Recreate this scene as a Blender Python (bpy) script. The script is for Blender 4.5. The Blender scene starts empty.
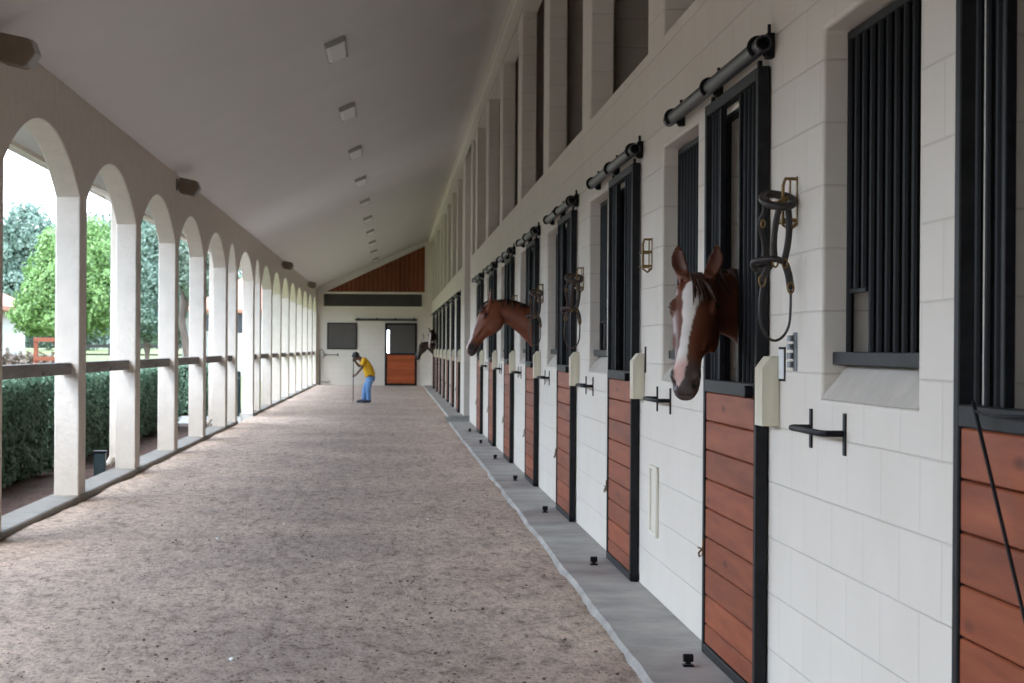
import bpy, math, random
import numpy as np
from mathutils import Vector, Matrix, noise

random.seed(7); RNG = np.random.default_rng(7)
SC = bpy.context.scene
COL = SC.collection
PI = math.pi

# ------------------------------------------------------------------ helpers
def smooth_step(a, b, x):
    t = min(1, max(0, (x - a)/(b - a))); return t*t*(3 - 2*t)
class MB:
    """collects shapes and links them as ONE mesh object"""
    def __init__(s): s.v = []; s.f = []; s.mi = []; s.cur = 0
    def add(s, vs, fs):
        b = len(s.v); s.v.extend([tuple(p) for p in vs])
        for f in fs: s.f.append(tuple(b + i for i in f)); s.mi.append(s.cur)
    def box(s, x0, x1, y0, y1, z0, z1, c=0.0):
        if c <= 0:
            v = [(x, y, z) for x in (x0, x1) for y in (y0, y1) for z in (z0, z1)]
            s.add(v, [(0,1,3,2),(4,6,7,5),(0,4,5,1),(2,3,7,6),(0,2,6,4),(1,5,7,3)])
            return
        # chamfered box: 24 verts
        vs = []; ix = {}
        X = (x0, x1); Y = (y0, y1); Z = (z0, z1)
        for i in (0, 1):
            for j in (0, 1):
                for k in (0, 1):
                    sx, sy, sz = (1 if i == 0 else -1), (1 if j == 0 else -1), (1 if k == 0 else -1)
                    for a in range(3):
                        p = [X[i] + sx*c, Y[j] + sy*c, Z[k] + sz*c]
                        p[a] = (X[i], Y[j], Z[k])[a]
                        ix[(i, j, k, a)] = len(vs); vs.append(p)
        fs = []
        for a in range(3):
            o = [t for t in range(3) if t != a]
            for e in (0, 1):
                def key(u, w):
                    t = [0, 0, 0]; t[a] = e; t[o[0]] = u; t[o[1]] = w; return (t[0], t[1], t[2], a)
                q = [ix[key(0,0)], ix[key(1,0)], ix[key(1,1)], ix[key(0,1)]]
                if (e == 0) == (a != 1): q = q[::-1]
                fs.append(q)
        for a in range(3):
            o = [t for t in range(3) if t != a]
            for u in (0, 1):
                for w in (0, 1):
                    def kk(e, ax):
                        t = [0, 0, 0]; t[a] = e; t[o[0]] = u; t[o[1]] = w; return ix[(t[0], t[1], t[2], ax)]
                    fs.append([kk(0, o[0]), kk(1, o[0]), kk(1, o[1]), kk(0, o[1])])
        for i in (0, 1):
            for j in (0, 1):
                for k in (0, 1): fs.append([ix[(i, j, k, a)] for a in range(3)])
        s.add(vs, fs)
    def tube(s, pts, r, n=8, closed=False, flat=None, cap=True):
        """tube along pts; r number or list; flat=(vector, factor) squashes the section along a direction"""
        pts = [Vector(p) for p in pts]; N = len(pts)
        rs = r if isinstance(r, (list, tuple)) else [r]*N
        rings = []; up = None
        for i, p in enumerate(pts):
            if closed: t = pts[(i+1) % N] - pts[i-1]
            else: t = pts[min(i+1, N-1)] - pts[max(i-1, 0)]
            t = t.normalized() if t.length > 1e-9 else Vector((0, 0, 1))
            if up is None:
                up = Vector((0, 0, 1)) if abs(t.z) < .9 else Vector((1, 0, 0))
            a = (up - t*up.dot(t)).normalized(); b = t.cross(a); up = a
            ring = []
            for k in range(n):
                d = a*math.cos(2*PI*k/n) + b*math.sin(2*PI*k/n)
                d = d*rs[i]
                if flat:
                    fv = Vector(flat[0]).normalized(); d = d - fv*d.dot(fv)*(1 - flat[1])
                ring.append(p + d)
            rings.append(ring)
        vs = [v for ring in rings for v in ring]; fs = []
        M = N if closed else N-1
        for i in range(M):
            j = (i+1) % N
            for k in range(n):
                l = (k+1) % n
                fs.append((i*n+k, i*n+l, j*n+l, j*n+k))
        if not closed and cap:
            fs.append(tuple(range(n))[::-1]); fs.append(tuple((N-1)*n+k for k in range(n)))
        s.add(vs, fs)
    def prism(s, poly, axis, a, b):
        """poly 2-D outline extruded along axis from a to b (other axes in x,y,z order)"""
        n = len(poly)
        def P(u, w, t):
            return {'x': (t, u, w), 'y': (u, t, w), 'z': (u, w, t)}[axis]
        vs = [P(u, w, a) for u, w in poly] + [P(u, w, b) for u, w in poly]
        fs = [tuple(range(n))[::-1], tuple(range(n, 2*n))]
        for i in range(n): j = (i+1) % n; fs.append((i, j, n+j, n+i))
        s.add(vs, fs)
    def ball(s, c, r, n=10, m=6, scale=(1, 1, 1)):
        vs = []; fs = []
        for i in range(m+1):
            th = PI*i/m
            for k in range(n):
                ph = 2*PI*k/n
                vs.append((c[0]+r*scale[0]*math.sin(th)*math.cos(ph), c[1]+r*scale[1]*math.sin(th)*math.sin(ph), c[2]+r*scale[2]*math.cos(th)))
        for i in range(m):
            for k in range(n):
                l = (k+1) % n; fs.append((i*n+k, (i+1)*n+k, (i+1)*n+l, i*n+l))
        s.add(vs, fs)
    def mesh(s, name):
        me = bpy.data.meshes.new(name); me.from_pydata(s.v, [], s.f); 
        me.validate(); me.update()
        return me
    def build(s, name, mats, parent=None, smooth=False, bevel=0, fixn=True, loc=None, ang=None):
        me = s.mesh(name)
        if fixn:
            import bmesh
            bm = bmesh.new(); bm.from_mesh(me); bmesh.ops.recalc_face_normals(bm, faces=bm.faces); bm.to_mesh(me); bm.free()
        if not isinstance(mats, (list, tuple)): mats = [mats]
        for m in mats: me.materials.append(m)
        if len(mats) > 1 and len(me.polygons) == len(s.mi): me.polygons.foreach_set('material_index', s.mi)
        o = bpy.data.objects.new(name, me); COL.objects.link(o)
        if parent: o.parent = parent
        if loc: o.location = loc
        if smooth:
            if ang is None: me.polygons.foreach_set('use_smooth', [True]*len(me.polygons))
            else: me.shade_smooth() if False else smooth_by_angle(me, ang)
        if bevel:
            b = o.modifiers.new('round', 'BEVEL'); b.width = bevel; b.segments = 3; b.limit_method = 'ANGLE'; b.angle_limit = math.radians(50)
        return o

def smooth_by_angle(me, deg):
    import bmesh
    bm = bmesh.new(); bm.from_mesh(me)
    for f in bm.faces: f.smooth = True
    for e in bm.edges:
        e.smooth = not (len(e.link_faces) == 2 and e.calc_face_angle(0) > math.radians(deg))
    bm.to_mesh(me); bm.free()

def tag(o, label=None, cat=None, group=None, kind=None):
    if label: o['label'] = label
    if cat: o['category'] = cat
    if group: o['group'] = group
    if kind: o['kind'] = kind
    return o
def struct(o): o['kind'] = 'structure'; return o
def empty(name, loc=(0, 0, 0)):
    o = bpy.data.objects.new(name, None); COL.objects.link(o); o.location = loc; o.empty_display_size = .1
    return o
def copy_tree(o, parent=None):
    c = o.copy(); COL.objects.link(c)
    if parent: c.parent = parent
    for ch in list(o.children): copy_tree(ch, c)
    return c
ORD = ['first', 'second', 'third', 'fourth', 'fifth', 'sixth', 'seventh', 'eighth', 'ninth', 'tenth', 'eleventh', 'twelfth', 'thirteenth', 'fourteenth', 'fifteenth', 'sixteenth', 'seventeenth', 'eighteenth']

# ------------------------------------------------------------------ materials
def nt(name):
    m = bpy.data.materials.new(name); m.use_nodes = True
    n = m.node_tree.nodes; l = m.node_tree.links
    return m, n, l, n['Principled BSDF']
def coords(n, l, scale=(1, 1, 1)):
    tc = n.new('ShaderNodeTexCoord'); mp = n.new('ShaderNodeMapping'); mp.inputs['Scale'].default_value = scale
    l.new(tc.outputs['Object'], mp.inputs['Vector']); return mp.outputs['Vector']
def noise_node(n, l, vec, sc, det=4, rough=.55):
    t = n.new('ShaderNodeTexNoise'); t.inputs['Scale'].default_value = sc; t.inputs['Detail'].default_value = det; t.inputs['Roughness'].default_value = rough
    l.new(vec, t.inputs['Vector']); return t.outputs['Fac']
def ramp(n, l, fac, stops):
    r = n.new('ShaderNodeValToRGB'); e = r.color_ramp.elements
    while len(e) < len(stops): e.new(.5)
    for i, (p, c) in enumerate(stops): e[i].position = p; e[i].color = (*c, 1)
    l.new(fac, r.inputs['Fac']); return r.outputs['Color']
def bump(n, l, h, bs, strength=.3, dist=.01, prev=None):
    b = n.new('ShaderNodeBump'); b.inputs['Strength'].default_value = strength; b.inputs['Distance'].default_value = dist
    l.new(h, b.inputs['Height'])
    if prev is not None: l.new(prev, b.inputs['Normal'])
    if bs is not None: l.new(b.outputs['Normal'], bs.inputs['Normal'])
    return b.outputs['Normal']
def simple(name, col, rough=.6, metal=0., var=.0, nsc=8, bmp=0., bsc=60, scale=(1, 1, 1), spec=.5):
    m, n, l, b = nt(name)
    b.inputs['Base Color'].default_value = (*col, 1); b.inputs['Roughness'].default_value = rough; b.inputs['Metallic'].default_value = metal
    b.inputs['Specular IOR Level'].default_value = spec
    v = coords(n, l, scale)
    if var:
        f = noise_node(n, l, v, nsc)
        c = ramp(n, l, f, [(.3, tuple(max(0, x*(1-var)) for x in col)), (.7, tuple(min(1, x*(1+var)) for x in col))])
        l.new(c, b.inputs['Base Color'])
    if bmp: bump(n, l, noise_node(n, l, v, bsc), b, bmp, .01)
    return m

def block_mat(name, col, along='y'):
    m, n, l, b = nt(name)
    tc = n.new('ShaderNodeTexCoord'); sx = n.new('ShaderNodeSeparateXYZ'); cx = n.new('ShaderNodeCombineXYZ')
    l.new(tc.outputs['Object'], sx.inputs[0]); l.new(sx.outputs['Y' if along == 'y' else 'X'], cx.inputs['X']); l.new(sx.outputs['Z'], cx.inputs['Y'])
    br = n.new('ShaderNodeTexBrick'); br.offset = .5
    br.inputs['Scale'].default_value = 1; br.inputs['Brick Width'].default_value = .487; br.inputs['Row Height'].default_value = .2435
    br.inputs['Mortar Size'].default_value = .005; br.inputs['Mortar Smooth'].default_value = .6
    br.inputs['Color1'].default_value = (*col, 1); br.inputs['Color2'].default_value = (*[c*.985 for c in col], 1)
    br.inputs['Mortar'].default_value = (*[c*.86 for c in col], 1)
    l.new(cx.outputs[0], br.inputs['Vector'])
    f = noise_node(n, l, tc.outputs['Object'], 1.7, 6)
    mx = n.new('ShaderNodeMix'); mx.data_type = 'RGBA'; mx.blend_type = 'MULTIPLY'; mx.inputs['Factor'].default_value = 1
    l.new(br.outputs['Color'], mx.inputs[6]); l.new(ramp(n, l, f, [(.3, (.95, .945, .93)), (.65, (1, 1, 1))]), mx.inputs[7])
    l.new(mx.outputs[2], b.inputs['Base Color'])
    iv = n.new('ShaderNodeMath'); iv.operation = 'SUBTRACT'; iv.inputs[0].default_value = 1; l.new(br.outputs['Fac'], iv.inputs[1])
    p = bump(n, l, iv.outputs[0], None, .55, .006)
    bump(n, l, noise_node(n, l, tc.outputs['Object'], 90, 3), b, .14, .004, p)
    b.inputs['Roughness'].default_value = .62
    return m

def wood_mat(name, dark, light, along='y', rough=.5, sc=1.0):
    m, n, l, b = nt(name)
    s = {'y': (14*sc, 1.3*sc, 14*sc), 'x': (1.3*sc, 14*sc, 14*sc), 'z': (14*sc, 14*sc, 1.3*sc)}[along]
    v = coords(n, l, s)
    f = noise_node(n, l, v, 1.2, 6, .6)
    c = ramp(n, l, f, [(.28, dark), (.72, light)])
    g = n.new('ShaderNodeNewGeometry')
    hs = n.new('ShaderNodeHueSaturation'); l.new(c, hs.inputs['Color'])
    mr = n.new('ShaderNodeMapRange'); mr.inputs['To Min'].default_value = .82; mr.inputs['To Max'].default_value = 1.15
    l.new(g.outputs['Random Per Island'], mr.inputs['Value']); l.new(mr.outputs[0], hs.inputs['Value'])
    # knots
    vo = n.new('ShaderNodeTexVoronoi'); vo.inputs['Scale'].default_value = 1.0
    s2 = {'y': (3, 1.6, 5), 'x': (1.6, 3, 5), 'z': (5, 3, 1.6)}[along]
    l.new(coords(n, l, s2), vo.inputs['Vector'])
    mx = n.new('ShaderNodeMix'); mx.data_type = 'RGBA'; mx.blend_type = 'MULTIPLY'; mx.inputs['Factor'].default_value = 1
    l.new(hs.outputs['Color'], mx.inputs[6]); l.new(ramp(n, l, vo.outputs['Distance'], [(.06, (.45, .35, .32)), (.13, (1, 1, 1))]), mx.inputs[7])
    l.new(mx.outputs[2], b.inputs['Base Color']); b.inputs['Roughness'].default_value = rough
    b.inputs['Specular IOR Level'].default_value = .2
    bump(n, l, f, b, .15, .003)
    return m

def leaf_mat(name, cols, rough=.5):
    m, n, l, b = nt(name)
    g = n.new('ShaderNodeNewGeometry')
    k = len(cols)
    c = ramp(n, l, g.outputs['Random Per Island'], [(i/(k-1), cols[i]) for i in range(k)])
    l.new(c, b.inputs['Base Color']); b.inputs['Roughness'].default_value = rough
    t = n.new('ShaderNodeBsdfTranslucent'); l.new(c, t.inputs['Color'])
    ms = n.new('ShaderNodeMixShader'); ms.inputs[0].default_value = .3
    l.new(b.outputs[0], ms.inputs[1]); l.new(t.outputs[0], ms.inputs[2]); l.new(ms.outputs[0], n['Material Output'].inputs['Surface'])
    return m

def sand_mat():
    m, n, l, b = nt('raked sand')
    v0 = coords(n, l); v = coords(n, l, (1, .42, 1))
    big = noise_node(n, l, v0, .55, 5, .6)
    med = noise_node(n, l, v, 11, 8, .78)
    fine = noise_node(n, l, v, 34, 5, .75)
    sxx = n.new('ShaderNodeSeparateXYZ'); l.new(v0, sxx.inputs[0])
    ma = n.new('ShaderNodeMath'); ma.operation = 'ADD'; ma.inputs[1].default_value = .45; l.new(sxx.outputs['X'], ma.inputs[0])
    mb = n.new('ShaderNodeMath'); mb.operation = 'ABSOLUTE'; l.new(ma.outputs[0], mb.inputs[0])
    mc = n.new('ShaderNodeMapRange'); mc.inputs['From Min'].default_value = .2; mc.inputs['From Max'].default_value = 1.9; mc.inputs['To Min'].default_value = -.16; mc.inputs['To Max'].default_value = .2; l.new(mb.outputs[0], mc.inputs['Value'])
    md = n.new('ShaderNodeMath'); md.operation = 'ADD'; l.new(big, md.inputs[0]); l.new(mc.outputs[0], md.inputs[1])
    c1 = ramp(n, l, md.outputs[0], [(.25, (.425, .335, .285)), (.75, (.655, .51, .41))])
    c2 = ramp(n, l, med, [(.36, (.42, .40, .39)), (.47, (.86, .85, .84)), (.60, (1.08, 1.07, 1.06))])
    c3 = ramp(n, l, fine, [(.34, (.30, .28, .27)), (.45, (.95, .95, .95)), (.65, (1.15, 1.13, 1.1))])
    m1 = n.new('ShaderNodeMix'); m1.data_type = 'RGBA'; m1.blend_type = 'MULTIPLY'; m1.inputs['Factor'].default_value = .9
    l.new(c1, m1.inputs[6]); l.new(c2, m1.inputs[7])
    m2 = n.new('ShaderNodeMix'); m2.data_type = 'RGBA'; m2.blend_type = 'MULTIPLY'; m2.inputs['Factor'].default_value = .9
    l.new(m1.outputs[2], m2.inputs[6]); l.new(c3, m2.inputs[7])
    l.new(m2.outputs[2], b.inputs['Base Color']); b.inputs['Roughness'].default_value = .95; b.inputs['Specular IOR Level'].default_value = .15
    p = bump(n, l, med, None, 1.0, .05)
    p = bump(n, l, noise_node(n, l, v, 28, 4, .6), None, .7, .02, p)
    bump(n, l, fine, b, .6, .008, p)
    return m

def concrete_mat(name, c0, c1, sc=2.2):
    m, n, l, b = nt(name)
    v = coords(n, l)
    f = noise_node(n, l, v, sc, 8, .65)
    l.new(ramp(n, l, f, [(.3, c0), (.7, c1)]), b.inputs['Base Color']); b.inputs['Roughness'].default_value = .85
    bump(n, l, noise_node(n, l, v, 45, 5), b, .3, .006)
    return m

def coat_mat(name):
    m, n, l, b = nt(name)
    a = n.new('ShaderNodeVertexColor'); a.layer_name = 'coat'
    v = coords(n, l)
    f = noise_node(n, l, v, 9, 5)
    mx = n.new('ShaderNodeMix'); mx.data_type = 'RGBA'; mx.blend_type = 'MULTIPLY'; mx.inputs['Factor'].default_value = 1
    l.new(a.outputs['Color'], mx.inputs[6]); l.new(ramp(n, l, f, [(.3, (.85, .83, .82)), (.7, (1.08, 1.05, 1.03))]), mx.inputs[7])
    l.new(mx.outputs[2], b.inputs['Base Color']); b.inputs['Roughness'].default_value = .42
    b.inputs['Specular IOR Level'].default_value = .4
    bump(n, l, noise_node(n, l, v, 160, 3), b, .12, .002)
    return m

WALLC = (.685, .625, .55)
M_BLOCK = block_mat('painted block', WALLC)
M_BLOCKX = block_mat('painted block end', WALLC, 'x')
M_STUCCO = simple('warm white stucco', (.70, .63, .55), .75, var=.05, nsc=5, bmp=.7, bsc=20)
M_CEIL = simple('painted ceiling', (.60, .565, .535), .5, var=.03, nsc=.8, bmp=.05, bsc=20)
M_TRIMC = simple('cream painted trim', (.68, .63, .53), .5, var=.03)
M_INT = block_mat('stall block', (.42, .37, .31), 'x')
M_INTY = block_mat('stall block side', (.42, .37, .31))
M_SAND = sand_mat()
M_CONC = concrete_mat('grey concrete', (.20, .185, .17), (.43, .40, .365), 1.5)
M_CURB = concrete_mat('curb concrete', (.20, .185, .16), (.28, .26, .23), 3)
M_SILL = concrete_mat('bare cement sill', (.44, .40, .35), (.56, .51, .45), 6)
M_BLACK = simple('black painted steel', (.012, .012, .014), .5, var=.3, nsc=20, spec=.1)
M_BLACK2 = simple('black painted steel worn', (.014, .014, .015), .5, var=.35, nsc=14, spec=.14)
M_BAR = simple('black bar steel', (.010, .010, .012), .45, spec=.14)
M_TRACK = simple('dark track steel', (.022, .022, .024), .38, .0, var=.2, nsc=9)
M_GALV = simple('galvanized steel', (.22, .23, .24), .4, .8, var=.2, nsc=30)
M_BRASS = simple('brass', (.20, .125, .05), .4, .85, var=.2, nsc=40)
M_PANEL = wood_mat('stained stall boards', (.17, .036, .013), (.32, .082, .030), 'y', .5)
M_PANELX = wood_mat('stained end door boards', (.34, .07, .02), (.50, .125, .045), 'x', .45)
M_GABLE = wood_mat('stained gable boards', (.11, .028, .012), (.21, .06, .026), 'z', .5)
M_CREAMW = wood_mat('cream painted timber', (.58, .52, .40), (.72, .67, .53), 'z', .6)
M_RAIL = wood_mat('weathered rail', (.24, .225, .21), (.38, .36, .34), 'y', .75)
M_LEATHER = simple('dark leather', (.018, .013, .012), .4, var=.3, nsc=30)
M_LEATHBR = simple('brown leather', (.035, .016, .012), .4, var=.3, nsc=30)
M_CARD = simple('white card', (.75, .76, .76), .4)
M_DIFF = simple('white diffuser', (.66, .64, .60), .35)
M_FIXT = simple('grey fixture', (.36, .355, .34), .5)
M_BEIGE = simple('beige plastic', (.17, .13, .09), .5, var=.1)
M_SCREEN = simple('dark grey screen', (.085, .075, .068), .8, var=.1, nsc=2)
M_MULCH = simple('bark mulch', (.085, .045, .032), .95, var=.5, nsc=18, bmp=1, bsc=40)
M_LAWN = simple('lawn', (.145, .165, .06), .9, var=.25, nsc=1.5, bmp=.6, bsc=30)
M_PATH = concrete_mat('pale path', (.19, .18, .165), (.25, .24, .22), 1.2)
M_HOUSE = simple('white house wall', (.46, .45, .42), .8)
M_TILE = simple('terracotta roof', (.34, .15, .095), .8, var=.2, nsc=6, bmp=.5, bsc=8)
M_GLASSD = simple('dark window glass', (.03, .035, .04), .15)
M_ORANGE = wood_mat('orange painted timber', (.20, .062, .034), (.27, .09, .05), 'x', .7)
M_BARK = simple('bark', (.10, .075, .06), .9, var=.4, nsc=6, bmp=.8, bsc=14, scale=(1, 1, .3))
M_DARKF = simple('dark fence timber', (.03, .028, .025), .7)
M_COAT = coat_mat('horse coat')
M_EYE = simple('horse eye', (.006, .004, .003), .06)
M_MANE = simple('dark mane hair', (.02, .010, .007), .5, var=.4, nsc=60, scale=(1, 1, .2), bmp=.5, bsc=80)
M_MANE2 = simple('brown mane hair', (.045, .017, .009), .5, var=.4, nsc=60, bmp=.5, bsc=80)
M_SKIN = simple('dark skin', (.10, .045, .028), .55)
M_HAIR = simple('black hair', (.008, .007, .007), .6, bmp=.6, bsc=90)
M_SHIRT = simple('yellow shirt', (.72, .40, .015), .85, var=.1, nsc=9, bmp=.3, bsc=14)
M_JEANS = simple('blue jeans', (.13, .27, .52), .85, var=.25, nsc=10, bmp=.3, bsc=16)
M_SHOE = simple('dark shoes', (.02, .025, .05), .6)

# ------------------------------------------------------------------ layout (metres; camera over the origin looks along +Y)
HC = 1.55                       # eye height
XW = 1.66; XB = 1.86            # stall wall, front and back face
XL = -3.17; XLO = -3.42         # arcade wall, inner and outer face
YE = 81.5                       # end wall
ST = 4.44                       # stall pitch
def zc(x): return 5.443 + .43*x  # underside of the sloping ceiling
ZB = 5.91                       # underside of the beam

# ------------------------------------------------------------------ floor
def make_floor():
    ys = [4.0]
    while ys[-1] < YE + 4: ys.append(ys[-1] + max(.05, .0062*ys[-1]))
    ys = [-6., -3., 0., 2.] + ys
    xs = np.linspace(XL + .0, 1.30, 92)
    v = []
    for y in ys:
        for x in xs:
            h = .016*noise.noise((x*1.1, y*.9, 0)) + .010*noise.noise((x*4.1, y*3.3, 3)) + (.007*noise.noise((x*11, y*9, 5)) if y < 30 else 0)
            e = max(0, 1 - (1.26 - x)/.16) if x < 1.3 else 1
            b = -.03 + h + e*(-.012 + .03*noise.noise((y*1.3, 7, 0)) + .022*noise.noise((y*5, 9, 0)))
            el = max(0, 1 - (x - XL)/.5)
            b += el*(.006 + .008*noise.noise((y*.8, 2, 1)))
            v.append((x, y, min(b, -.004) if x > 1.15 else b))
    nx = len(xs); f = [(j*nx+i, j*nx+i+1, (j+1)*nx+i+1, (j+1)*nx+i) for j in range(len(ys)-1) for i in range(nx-1)]
    m = MB(); m.add(v, f)
    return struct(m.build('floor', M_SAND, smooth=True, fixn=False))
make_floor()

# clods and crumbs lying on the sand
def make_clods():
    m = MB()
    for i in range(1300):
        y = 9 + 36*random.random()**1.6
        x = random.gauss(-.35, .85)
        if not -3.0 < x < 1.15: continue
        r = random.choice([.004, .004, .005, .006, .007, .010])*(1 + y*.006)
        h = .016*noise.noise((x*1.1, y*.9, 0)) + .010*noise.noise((x*4.1, y*3.3, 3))
        m.ball((x, y, -.03 + h + r*.3), r, 6, 4, (1, random.uniform(.7, 1.6), random.uniform(.45, .8)))
    return tag(m.build('dirt_clods', simple('dark clods', (.13, .095, .072), .95, var=.4, nsc=3)), 'dark clods of earth strewn over the raked sand', 'dirt clods', kind='stuff')
make_clods()
def make_pebble(i, x, y, r):
    m = MB(); m.ball((0, 0, 0), r, 9, 6, (1, 1.3, .6))
    o = m.build('pebble', simple('pale stone', (.72, .69, .64), .7, var=.1, nsc=20) if i == 0 else bpy.data.materials['pale stone'], smooth=True, loc=(x, y, -.02))
    return o
for i, (px, py, lab) in enumerate([(219, 539.5, 'white pebble on the sand beside the larger arcade opening'), (234, 661, 'white pebble on the sand closest to the camera'), (285, 525, 'small white pebble on the sand in mid-aisle'), (429, 520, 'tiny pale pebble on the sand toward the stalls')]):
    Y = (HC + .03)*1940/(py - 348 - .0065*(px - 392)); X = (px - 392)*Y/1940
    tag(make_pebble(i, X, Y, .017 if i < 2 else .012), lab, 'pebble', 'pale pebbles on the sand')

# concrete walk along the stalls
def walk(name, y0, y1, x0, z, seed):
    ys = np.arange(y0, y1 + .01, .18); m = MB(); v = []; f = []
    for y in ys:
        e = x0 + .014*noise.noise((seed, y*.9, 0)) + .008*noise.noise((seed, y*4, 0))
        v += [(e + .01, y, -.25), (e, y, z - .02), (e + .018, y, z), (XB + .2, y, z), (XB + .2, y, -.25)]
    n = 5
    for j in range(len(ys)-1):
        for i in range(n-1): f.append((j*n+i, j*n+i+1, (j+1)*n+i+1, (j+1)*n+i))
    f += [tuple(range(n)), tuple((len(ys)-1)*n + i for i in range(n))[::-1]]
    m.add(v, f); return struct(m.build(name, M_CONC))
walk('sidewalk', -4, 41.35, 1.215, 0.0, 3.3)
walk('sidewalk', 44.7, YE, 1.30, -.006, 8.1)
m = MB(); m.box(1.20, 6, 41.3, 44.8, -.3, -.03); struct(m.build('floor_aisle', M_PATH))

# ------------------------------------------------------------------ stall wall with its openings
def holed_wall(name, mat, y0, y1, z0, z1, holes, x0, x1, bevel):
    ys = sorted({y0, y1, *[h[0] for h in holes], *[h[1] for h in holes]})
    zs = sorted({z0, z1, *[h[2] for h in holes], *[h[3] for h in holes]})
    ys = [y for y in ys if y0 <= y <= y1]; zs = [z for z in zs if z0 <= z <= z1]
    ny, nz = len(ys)-1, len(zs)-1
    def solid(i, k):
        if i < 0 or k < 0 or i >= ny or k >= nz: return False
        yc, z_ = (ys[i]+ys[i+1])/2, (zs[k]+zs[k+1])/2
        return not any(h[0] < yc < h[1] and h[2] < z_ < h[3] for h in holes)
    vid = {}; v = []; f = []
    def V(i, k, s):
        if (i, k, s) not in vid: vid[(i, k, s)] = len(v); v.append(((x0, x1)[s], ys[i], zs[k]))
        return vid[(i, k, s)]
    for i in range(ny):
        for k in range(nz):
            if not solid(i, k): continue
            f.append((V(i,k,0), V(i,k+1,0), V(i+1,k+1,0), V(i+1,k,0)))
            f.append((V(i,k,1), V(i+1,k,1), V(i+1,k+1,1), V(i,k+1,1)))
            if not solid(i-1, k): f.append((V(i,k,0), V(i,k,1), V(i,k+1,1), V(i,k+1,0)))
            if not solid(i+1, k): f.append((V(i+1,k,0), V(i+1,k+1,0), V(i+1,k+1,1), V(i+1,k,1)))
            if not solid(i, k-1): f.append((V(i,k,0), V(i+1,k,0), V(i+1,k,1), V(i,k,1)))
            if not solid(i, k+1): f.append((V(i,k+1,0), V(i,k+1,1), V(i+1,k+1,1), V(i+1,k+1,0)))
    m = MB(); m.add(v, f)
    o = m.build(name, mat, bevel=0)
    if bevel:
        b = o.modifiers.new('round', 'BEVEL'); b.width = bevel; b.segments = 3; b.limit_method = 'ANGLE'; b.angle_limit = math.radians(60)
    return struct(o)

DOORS_N = [(9.97 + ST*(k-1) - 1.45) for k in range(0, 8)]          # near edges of the sliding doors, near row
DOORS_F = [46.95 + ST*k for k in range(7)]
WIN_N = [6.12 + ST*k for k in range(8)]
WIN_F = [49.0 + ST*k for k in range(7)]
WZ0, WZ1 = 1.365, 2.79
holes = [(y + .08, y + 1.33, -.3, 2.72) for y in DOORS_N] + [(y, y + 1.385, WZ0, WZ1) for y in WIN_N]
py = 12.68 - 4.39*5
while py < 41:
    a, b = py, min(py + 3.69, 40.65)
    if b > a + .3 and a > -4.5: holes.append((a, b, 3.49, ZB))
    py += 4.39
holed_wall('wall_right', M_BLOCK, -5, 41.3, -.3, 6.12, holes, XW, XB, .022)
holes = [(y + .08, y + 1.33, -.3, 2.72) for y in DOORS_F] + [(y, y + 1.385, WZ0, WZ1) for y in WIN_F if y < 79]
for k in range(8):
    a = 46.1 + 4.42*k; holes.append((a, min(a + 3.7, 81.2), 3.49, ZB))
holed_wall('wall_right', M_BLOCK, 44.85, YE, -.3, 6.12, holes, XW, XB, .022)

# black steel channels lining the doorways
def channel(y):
    m = MB()
    for ya, yb in ((y + .08, y + .095), (y + 1.315, y + 1.33)): m.box(XW + .002, XW + .055, ya, yb, 0, 2.72)
    m.box(XW + .002, XW + .055, y + .08, y + 1.33, 2.705, 2.72)
    return m
for i, y in enumerate(DOORS_N + DOORS_F):
    struct(channel(y).build('trim_%d' % (i + 1), M_BLACK))

# sloped cement sills
for i, y in enumerate(WIN_N + [w for w in WIN_F if w < 79]):
    m = MB(); m.prism([(XW - .004, WZ0), (XB - .03, WZ0), (XB - .03, 1.495), (XW + .1, 1.495)], 'y', y + .004, y + 1.381)
    struct(m.build('window_sill_%d' % (i + 1), M_SILL, bevel=.006))

# beam under the ceiling along the stall wall
m = MB(); m.box(1.515, XW - .001, -5.99, YE, ZB - .012, 6.11, .012); struct(m.build('beam', M_TRIMC))

# stall interiors
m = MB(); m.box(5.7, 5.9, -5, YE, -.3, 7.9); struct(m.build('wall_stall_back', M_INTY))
m = MB(); m.box(XB, 5.7, -5, 41.3, -.3, -.02); m.box(XB, 5.7, 44.8, YE, -.3, -.02); struct(m.build('floor_stalls', simple('stall bedding', (.16, .12, .08), .95, var=.3, nsc=10)))
n = 0
for k in list(range(-3, 8)) + list(range(9, 18)):
    y = 12.33 - 4.39 + 4.39*(k - 0) if k < 8 else 46.1 - .35 + 4.42*(k - 9)
    if k < 8 and not -4.9 < y < 41: continue
    if k >= 9 and y > YE: continue
    n += 1
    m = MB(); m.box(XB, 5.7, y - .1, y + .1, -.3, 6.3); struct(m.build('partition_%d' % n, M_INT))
for ya, yb in ((41.1, 41.3), (44.85, 45.05)):
    n += 1
    m = MB(); m.box(XB + .002, 5.7, ya, yb, -.3, 6.3); struct(m.build('partition_%d' % n, M_BLOCKX))

# ------------------------------------------------------------------ roof / ceiling
def roof():
    x0, x1 = -4.02, 5.95; t = .22
    m = MB(); m.prism([(x0, zc(x0)), (x1, zc(x1)), (x1, zc(x1) + t), (x0, zc(x0) + t)], 'y', -6, YE + .8)
    return struct(m.build('ceiling', M_CEIL))
roof()
m = MB(); m.box(-4.07, -4.02, -6, YE + .8, zc(-4.02) - .05, zc(-4.02) + .26); struct(m.build('trim_fascia', M_TRIMC))
m = MB(); m.prism([(-4.19, 3.80), (-4.19, 3.70), (-4.16, 3.665), (-4.1, 3.665), (-4.07, 3.70), (-4.07, 3.80)], 'y', -6, YE + .8); struct(m.build('gutter', M_TRIMC))

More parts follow.
